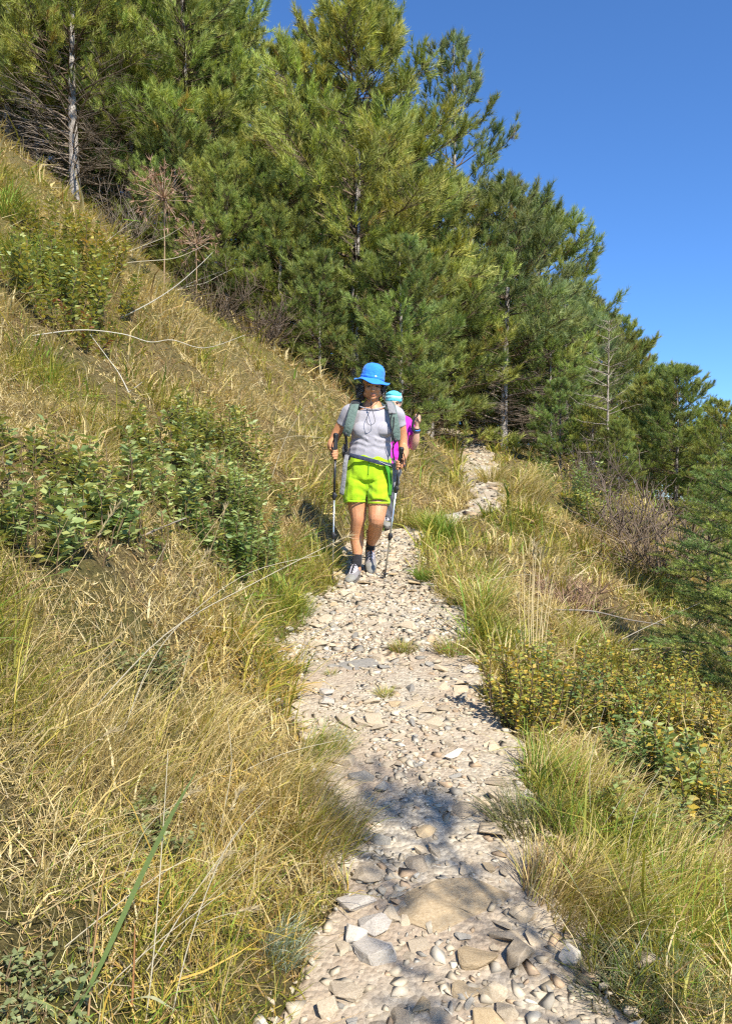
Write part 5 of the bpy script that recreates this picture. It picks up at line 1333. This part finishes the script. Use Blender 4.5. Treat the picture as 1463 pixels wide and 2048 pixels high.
# shirt: torso and short sleeves
bm = bmesh.new()
limb(bm, [wp(738, 926), wp(738, 912), wp(740, 896), wp(742, 878), wp(744, 858), wp(744, 840), wp(744, 828), wp(744, 820)],
     [(.170, .126), (.172, .130), (.164, .128), (.160, .130), (.168, .132), (.166, .116), (.160, .096), (.112, .078)], ball=False)
limb(bm, [wp(712, 820, .01), wp(697, 824, .01), wp(690, 838, .03), wp(684, 849, .045)], [.064, .060, .057, .056], ball=False)
limb(bm, [wp(778, 822, .01), wp(793, 828, .01), wp(797, 842, .03), wp(800, 852, .04)], [.064, .060, .056, .055], ball=False)
for sx in (724, 764): blob(bm, wp(sx, 862, -.078), (.080, .060, .066))
zb = wp(0, 880)[2]
def tee_fold(c):
    w = np.exp(-((c[:, 2] - zb + .02) / .055) ** 2)
    return .0045 * w * np.sin((c[:, 2] + .28 * c[:, 0] + .02 * np.sin(c[:, 0] * 22)) * 130) + .0025 * np.sin(c[:, 0] * 34 + c[:, 2] * 26) * np.sin(c[:, 2] * 40 - c[:, 0] * 11)
obj('shirt', fuse(bm, 'shirt', M['tee'], .0062, 4, .5, .6, tee_fold), woman)
obj('shirt_hem', tube_mesh('shirt_hem', [wp(757, 925, -.150), wp(770, 931, -.140), wp(782, 934, -.100)], [(.002, .009)] * 3, M['white_trim'], 8, 4, (0, 1, 0)), woman)
obj('neckline', tube_mesh('neckline', [wp(716, 812, -.03), wp(726, 818, -.078), wp(744, 822, -.094), wp(762, 818, -.078), wp(772, 812, -.03)], .0050, M['tee'], 8, 5), woman)
# shorts
bm = bmesh.new()
limb(bm, [wp(738, 912), wp(737, 928), wp(737, 948), wp(737, 962)], [(.172, .126), (.182, .136), (.190, .138), (.182, .130)], ball=False)
limb(bm, [wp(736, 950, -.02), wp(736, 970, -.02), wp(736, 984, -.02)], [(.08, .10), (.06, .085), (.03, .05)], ball=False)
limb(bm, [wp(716, 950, 0), wp(713, 970, -.01), wp(710, 990, -.015), wp(710, 1004, -.02)], [(.103, .112), (.104, .112), (.097, .106), (.092, .100)], ball=False)
limb(bm, [wp(758, 950, 0), wp(759, 970, -.03), wp(758, 990, -.065), wp(757, 1007, -.09)], [(.101, .112), (.099, .112), (.092, .106), (.087, .100)], ball=False)
zs = wp(0, 960)[2]
def short_fold(c):
    k = c[:, 2] - zs; x0 = c[:, 0] - wp(736, 0)[0]
    cr1 = -np.exp(-(((k + .035) - .35 * np.abs(x0)) / .010) ** 2) * np.exp(-(np.abs(x0) - .07) ** 2 / .004) * (c[:, 1] < 0)
    ctr = -np.exp(-(x0 / .008) ** 2) * np.clip((.02 - k) / .05, 0, 1) * np.clip((k + .10) / .05, 0, 1) * (c[:, 1] < -.05)
    return .007 * cr1 + .006 * ctr + .003 * np.sin(c[:, 2] * 85 + 5 * np.sin(x0 * 18)) * np.clip(-k / .1 + .3, 0, 1) + .002 * np.sin(x0 * 60 + c[:, 2] * 30)
shorts_o = obj('shorts', fuse(bm, 'shorts', M['lime'], .006, 3, .5, .6, short_fold), woman)
obj('side_panel', strap_mesh('side_panel', [wp(772, 932, -.125), wp(777, 950, -.125), wp(779, 970, -.125), wp(778, 992, -.125)], .022, .008, M['lime_dark'], (.75, -.6, 0)), shorts_o)
obj('shorts_seam', tube_mesh('shorts_seam', [wp(738, 918, -.138), wp(737, 935, -.146), wp(736, 952, -.142)], .0022, M['lime_dark'], 6, 4), shorts_o)
for cx, hw_, y_ in ((710, .090, -.02), (757, .084, -.09)):
    py_ = 1003 if cx == 710 else 1006
    ring = [Vector(wp(cx, py_, y_)) + Vector((hw_ * 1.02 * math.cos(a_), .099 * math.sin(a_), 0)) for a_ in np.linspace(0, 2 * math.pi, 25)]
    bmh = bmesh.new(); ring_loft(bmh, ring, [.003] * 25, [.008] * 25, 8, (0, 0, 1)); obj('hem', bm_mesh(bmh, 'hem', M['lime']), shorts_o)
# socks
obj('sock', tube_mesh('sock', [wp(714, 1108, -.005), wp(714, 1118, -.01), wp(713, 1132, -.02)], [.0385, .039, .040], M['sock'], 14, 4), woman)
obj('sock', tube_mesh('sock', [wp(742, 1084, .12), wp(741, 1090, .155), wp(741, 1100, .172)], [.0385, .0385, .038], M['sock'], 14, 4), woman)
# shoes
gz = lambda x, y: float(h(woman.location.x + x, woman.location.y + y)) - woman.location.z
xr, yr = wp(711, 0)[0], -.02
shoe('shoe', woman, Matrix.Translation((xr, yr, max(wp(0, 1158)[2], gz(xr, yr) + .004))) @ Matrix.Rotation(math.radians(-16), 4, 'Z') @ Matrix.Rotation(math.radians(10), 4, 'X'))
xl, yl, zl = wp(741, 1098, .165)
shoe('shoe', woman, Matrix.Translation((xl, yl, zl)) @ Matrix.Rotation(math.radians(3), 4, 'Z') @ Matrix.Rotation(math.radians(57), 4, 'X') @ Matrix.Translation((0, 0, -.10)))
# hat
hatc = hrot @ Vector((0, .014, .054)); hm = Matrix.Translation(hatc) @ Matrix.Rotation(math.radians(11), 4, 'Y') @ Matrix.Rotation(math.radians(4), 4, 'X')
bm = bmesh.new(); prof = [(.002, .128), (.034, .126), (.062, .115), (.082, .094), (.092, .064), (.094, .030), (.094, .006), (.100, -.002), (.116, -.012), (.131, -.019), (.144, -.024), (.145, -.028), (.131, -.0235), (.116, -.0165), (.098, -.007), (.090, .004)]
NS = 48; rings = []
for r_, z_ in prof:
    rg = []
    for k in range(NS):
        a_ = 2 * math.pi * k / NS; e = max(0, (r_ - .098) / .055); wv = e * (.010 * math.sin(3 * a_ + 1.0) + .008 * math.sin(5 * a_) + .016 * math.cos(2 * a_))
        rr = r_ * (1 + .02 * math.sin(4 * a_) * (z_ < .1)); fz = z_ + wv
        rg.append(bm.verts.new(hm @ Vector((rr * math.cos(a_) * .97, rr * math.sin(a_) * 1.05, fz))))
    rings.append(rg)
for A, B in zip(rings[:-1], rings[1:]):
    for k in range(NS): bm.faces.new((A[k], A[(k + 1) % NS], B[(k + 1) % NS], B[k]))
bm.faces.new(rings[0])
hat_o = obj('hat', bm_mesh(bm, 'hat', M['hat']), woman)
bm = bmesh.new(); rg = [hm @ Vector((.0965 * math.cos(a_) * .97, .0965 * math.sin(a_) * 1.05, .014)) for a_ in np.linspace(0, 2 * math.pi, 49)]
ring_loft(bm, rg, [.0022] * 49, [.011] * 49, 8, tuple(hm.to_3x3() @ Vector((0, 0, 1)))); obj('hat_band', bm_mesh(bm, 'hat_band', M['hat']), hat_o)
bm = bmesh.new(); blob(bm, hm @ Vector((.024, -.0985, .020)), (.008, .004, .008), sub=2); obj('hat_badge', bm_mesh(bm, 'hat_badge', M['badge']), hat_o)
c0 = Vector(wp(741, 806, -.125))
obj('chin_cord', tube_mesh('chin_cord', [hrot @ Vector((-.07, -.02, .02)), hrot @ Vector((-.055, -.055, -.075)), c0, wp(742, 812, -.145), wp(741, 822, -.150), wp(733, 842, -.168), wp(735, 852, -.175), wp(741, 855, -.176), wp(748, 850, -.174), wp(748, 841, -.168), wp(743, 822, -.150), wp(742, 812, -.145), wp(742, 804, -.132), hrot @ Vector((.055, -.055, -.075)), hrot @ Vector((.07, -.02, .02))], .0020, M['black_cloth'], 6, 6), hat_o)
bm = bmesh.new(); blob(bm, wp(742, 812, -.146), (.007, .007, .011), sub=2); obj('cord_lock', bm_mesh(bm, 'cord_lock', M['black']), hat_o)

# backpack
pk = empty('backpack', woman.location); tag(pk, 'dark green backpack worn by the front walker, straps over her shoulders', 'backpack')
bm = bmesh.new(); ring_loft(bm, [wp(742, 930, .22), wp(742, 918, .22), wp(742, 880, .235), wp(743, 835, .23), wp(743, 806, .215), wp(743, 798, .21)], [.13, .155, .165, .16, .14, .10], [.07, .10, .12, .11, .09, .06], 24); obj('bag', fuse(bm, 'bag', M['pack'], .010, 5, .5), pk)
obj('shoulder_strap', strap_mesh('shoulder_strap', [wp(714, 803, .09), wp(712, 802, .02), wp(710, 808, -.06), wp(707, 822, -.118), wp(702, 842, -.145), wp(697, 860, -.150), wp(692, 873, -.125)], .035, .008, M['strap_green'], (-.15, -1, .25)), pk)
obj('shoulder_strap', strap_mesh('shoulder_strap', [wp(774, 803, .09), wp(777, 803, .02), wp(780, 810, -.06), wp(783, 826, -.118), wp(787, 846, -.140), wp(790, 866, -.140), wp(790, 884, -.120)], .034, .008, M['strap_green'], (.15, -1, .25)), pk)
obj('strap_pad', strap_mesh('strap_pad', [wp(714, 801, .05), wp(711, 803, -.02), wp(710, 812, -.085)], .037, .011, M['black_cloth'], (-.15, -1, .6)), pk)
obj('strap_pad', strap_mesh('strap_pad', [wp(779, 806, -.03), wp(781, 818, -.105), wp(783, 832, -.140)], .030, .010, M['strap_grey'], (.15, -1, .5)), pk)
for pts in ([(783, 830, -.148), (779, 850, -.158), (784, 872, -.152), (788, 890, -.128)], [(786, 838, -.150), (785, 858, -.156), (781, 876, -.156), (786, 898, -.135)]):
    obj('cord', tube_mesh('cord', [wp(*q) for q in pts], .0045, M['black_cloth'], 6, 5), pk)
for q in ((692, 872, -.135), (789, 884, -.135)):
    bm = bmesh.new(); blob(bm, wp(*q), (.017, .010, .020), sub=2); obj('buckle', bm_mesh(bm, 'buckle', M['black']), pk)
obj('adjuster_strap', strap_mesh('adjuster_strap', [wp(692, 874, -.13), wp(693, 890, -.10), wp(694, 906, -.09)], .011, .003, M['black_cloth'], (-.3, -1, 0)), pk)
obj('adjuster_strap', strap_mesh('adjuster_strap', [wp(789, 886, -.13), wp(784, 900, -.125), wp(787, 922, -.10)], .006, .003, M['black_cloth'], (.3, -1, 0)), pk)
obj('hip_belt', strap_mesh('hip_belt', [wp(690, 905, .03), wp(692, 909, -.07), wp(706, 914, -.138), wp(726, 919, -.155), wp(748, 925, -.155), wp(768, 930, -.138), wp(784, 932, -.06), wp(786, 931, .03)], .004, .016, M['navy'], (0, 0, 1)), pk)
obj('hip_pad', strap_mesh('hip_pad', [wp(688, 892, .10), wp(686, 905, .03), wp(690, 912, -.06), wp(699, 914, -.12)], .012, .034, M['black_cloth'], (0, 0, 1)), pk)
obj('hanging_strap', strap_mesh('hanging_strap', [wp(694, 912, -.115), wp(691, 930, -.145), wp(688, 960, -.150), wp(684, 990, -.140)], .019, .005, M['strap_grey'], (-.35, -1, 0)), pk)
obj('hanging_strap', strap_mesh('hanging_strap', [wp(786, 928, -.10), wp(788, 945, -.10), wp(788, 965, -.09), wp(786, 985, -.08)], .016, .005, M['strap_grey'], (.45, -1, 0)), pk)
# her poles
wl = woman.location
tipL = ray(666, 1112); gtL = wl + Vector(wp(673, 874, -.195))
pole('trekking pole planted in the grass at the left of the front walker', gtL, Vector((wl.x + wp(666, 0)[0], wl.y - .20, float(h(wl.x + wp(666, 0)[0], wl.y - .20)) - .02)), .40, -1)
gtR = wl + Vector(wp(800, 901, -.20)); tr_ = ray(768, 1160)
pole('trekking pole slanting to the stones at the right of the front walker', gtR, Vector((tr_.x, tr_.y, float(h(tr_.x, tr_.y)) - .004)), .30, 1)

# ---------------- the walker behind
D2 = 8.3; S2 = D2 / PX_F
b2 = Vector(((786 - PX_CX) * S2, D2, 0)); b2.z = float(h(b2.x, b2.y))
py0 = PX_CY + (CAM_H - b2.z) / S2           # picture row of her ground
K2 = 1.62 / ((py0 - 776) * S2)               # keep an adult height whatever the row
def wq(px, py, y=0.0): return ((px - 789) * S2, y, (py0 - py - 9) * S2 if py < 930 else (py0 - py) * S2)
p2 = empty('person', b2); tag(p2, 'second walker behind, turquoise headband and magenta shirt, one fist raised', 'person')
bm = bmesh.new()
limb(bm, [wq(778, 925), wq(780, 905), wq(784, 885), wq(787, 865), wq(790, 848), wq(790, 834), wq(790, 824)], [(.150, .105), (.165, .120), (.155, .118), (.155, .12), (.170, .118), (.165, .088), (.08, .06)])
limb(bm, [wq(790, 828, .01), wq(789, 818, 0), wq(788, 810, -.02)], [.06, .052, .052])
H2 = Vector(wq(789, 799, -.03)); hr2 = head_bm(bm, H2, math.radians(10), math.radians(6), .98)
# her left arm is bent up, fist beside the shoulder
limb(bm, [wq(814, 836, .02), wq(820, 852, .02), wq(826, 868, 0), wq(829, 884, -.02)], [.060, .055, .050, .042]); LW2 = wq(834, 850, -.12)
limb(bm, [wq(829, 884, -.02), wq(832, 872, -.07), LW2], [.042, .044, .028]); G2 = Vector(wq(836, 833, -.15)); fist(bm, G2, LW2, -1)
limb(bm, [wq(766, 836, .02), wq(760, 855, .03), wq(756, 872, .04), wq(755, 884, .03)], [.060, .053, .047, .040]); RW2 = wq(757, 900, -.13)
limb(bm, [wq(755, 884, .03), wq(755, 892, -.04), RW2], [.040, .041, .026]); G3 = Vector(wq(758, 906, -.19)); fist(bm, G3, RW2, -1)
zf = wq(0, py0)[2]
limb(bm, [wq(768, 928), wq(768, 960, -.01), wq(768, 1000, -.02), wq(768, py0 - 10, -.01)], [.085, .070, .052, .038])
limb(bm, [wq(786, 928), wq(783, 965, -.02), wq(778, 1005, -.04), wq(775, py0 - 10, -.05)], [.085, .070, .052, .038])
obj('body', fuse(bm, 'body', M['skin'], .0065, 3, .5, .6, None, skin_cols((.60, .36, .25), (.62, .36, .26), lambda c: c[:, 0] * 0, (np.array((hr2 @ Vector((0, -.088, -.061)))[:]),))), p2)
for sx in (-1, 1):
    bmE = bmesh.new(); blob(bmE, hr2 @ Vector((sx * .030, -.077, .002)), (.013, .007, .0055), hr2.to_3x3().to_4x4(), 2); obj('eye', bm_mesh(bmE, 'eye', M['eye']), p2)
    obj('eyebrow', tube_mesh('eyebrow', [hr2 @ Vector((sx * .014, -.091, .021)), hr2 @ Vector((sx * .032, -.088, .027)), hr2 @ Vector((sx * .048, -.076, .021))], .0030, M['scalp2'], 6, 3), p2)
bm = bmesh.new(); blob(bm, hr2 @ Vector((0, .022, .045)), (.079, .090, .085)); blob(bm, hr2 @ Vector((0, .06, -.02)), (.07, .05, .08)); obj('hair', fuse(bm, 'hair', M['scalp2'], .007, 3, .5), p2)
hb_o = None
for k, (z_, r_, mm) in enumerate(((.040, 1.0, 'turq'), (.066, .985, 'turq2'), (.092, .90, 'turq'))):
    rg = [hr2 @ Vector((.083 * r_ * math.cos(a_), .012 + .097 * r_ * math.sin(a_), z_ + .004 * math.sin(3 * a_ + k))) for a_ in np.linspace(0, 2 * math.pi, 41)]
    bm = bmesh.new(); ring_loft(bm, rg, [.006] * 41, [.016] * 41, 10, tuple(hr2.to_3x3() @ Vector((0, 0, 1)))); o_ = obj('headband' if k == 0 else 'fold', bm_mesh(bm, 'headband', M[mm]), hb_o or p2); hb_o = hb_o or o_
bm = bmesh.new(); blob(bm, hr2 @ Vector((0, .015, .085)), (.074, .086, .047)); obj('fold', bm_mesh(bm, 'fold', M['turq']), hb_o)
bm = bmesh.new()
limb(bm, [wq(778, 922), wq(780, 905), wq(784, 885), wq(787, 865), wq(790, 848), wq(790, 836), wq(790, 829)], [(.178, .13), (.182, .135), (.175, .13), (.178, .136), (.186, .13), (.180, .105), (.105, .075)], ball=False)
limb(bm, [wq(804, 833, .01), wq(814, 838, .02), wq(821, 852, .02), wq(825, 864, .01)], [.075, .074, .070, .070], ball=False); limb(bm, [wq(776, 833, .01), wq(766, 838, .02), wq(760, 852, .03), wq(757, 862, .035)], [.075, .074, .068, .066], ball=False)
obj('shirt', fuse(bm, 'shirt', M['magenta'], .008, 4, .5, None, lambda c: .006 * np.sin(c[:, 2] * 60 + c[:, 0] * 45) * np.sin(c[:, 0] * 38 - c[:, 2] * 16)), p2)
bm = bmesh.new(); limb(bm, [wq(780, 908), wq(778, 922), wq(778, 935)], [(.178, .13), (.188, .138), (.18, .13)], ball=False)
limb(bm, [wq(768, 928), wq(768, 960, -.01), wq(768, 1000, -.02), wq(768, py0 - 12, -.01)], [.105, .092, .075, .068], ball=False)
limb(bm, [wq(786, 928), wq(783, 965, -.02), wq(778, 1005, -.04), wq(775, py0 - 14, -.05)], [.105, .092, .076, .068], ball=False)
obj('trousers', fuse(bm, 'trousers', M['grey_trousers'], .009, 4, .5, None, lambda c: .007 * np.sin(c[:, 2] * 48 + 6 * np.sin(c[:, 0] * 14))), p2)
obj('cuff', tube_mesh('cuff', [wq(775, py0 - 22, -.05), wq(775, py0 - 11, -.05)], [.073, .071], M['strap_grey'], 16, 3), p2)
g2 = lambda x, y: float(h(b2.x + x, b2.y + y)) - b2.z
for xx_, yy_ in ((wq(775, 0)[0], -.05), (wq(766, 0)[0], .02)):
    s_ = shoe('shoe', p2, Matrix.Translation((xx_, yy_, g2(xx_, yy_) + .006)) @ Matrix.Rotation(math.radians(9), 4, 'X')); s_.data.materials[0] = M['black_cloth']
for k in range(3):
    c_ = Vector(LW2) * (1 - .13 * k) + Vector(wq(832, 872, -.07)) * (.13 * k); ax = (Vector(LW2) - Vector(wq(832, 872, -.07))).normalized(); u_ = ax.orthogonal().normalized(); v_ = ax.cross(u_)
    rg = [c_ + (u_ * math.cos(a_) + v_ * math.sin(a_)) * (.031 + .003 * k) for a_ in np.linspace(0, 2 * math.pi, 21)]
    bm = bmesh.new(); ring_loft(bm, rg, [.004] * 21, [.004] * 21, 6, tuple(ax)); obj('bracelet', bm_mesh(bm, 'bracelet', M['black_cloth'] if k != 1 else M['hat']), p2)
pk2 = empty('backpack', b2); tag(pk2, 'purple strapped backpack on the second walker', 'backpack')
bm = bmesh.new(); ring_loft(bm, [wq(789, 920, .22), wq(789, 905, .22), wq(789, 870, .235), wq(790, 838, .22), wq(790, 828, .20)], [.12, .145, .15, .13, .09], [.07, .10, .115, .09, .05], 24); obj('bag', fuse(bm, 'bag', M['pack'], .012, 5, .5), pk2)
M['strap_purple'] = cloth_mat('purple_webbing', (.30, .02, .22), .15, .3, 40)
obj('shoulder_strap', strap_mesh('shoulder_strap', [wq(805, 828, .08), wq(807, 827, .0), wq(808, 834, -.09), wq(809, 850, -.125), wq(812, 872, -.12), wq(816, 890, -.06)], .026, .007, M['strap_purple'], (.15, -1, .2)), pk2)
obj('shoulder_strap', strap_mesh('shoulder_strap', [wq(774, 828, .08), wq(772, 827, .0), wq(771, 834, -.09), wq(770, 850, -.125), wq(767, 872, -.12), wq(764, 890, -.06)], .026, .007, M['strap_purple'], (-.15, -1, .2)), pk2)
obj('wrist_strap', strap_mesh('wrist_strap', [G2 + Vector((-.01, 0, .05)), G2 + Vector((-.045, -.01, -.02)), G2 + Vector((-.05, 0, -.10)), G2 + Vector((-.02, .01, -.13))], .014, .004, M['black_cloth'], (0, -1, 0)), p2)
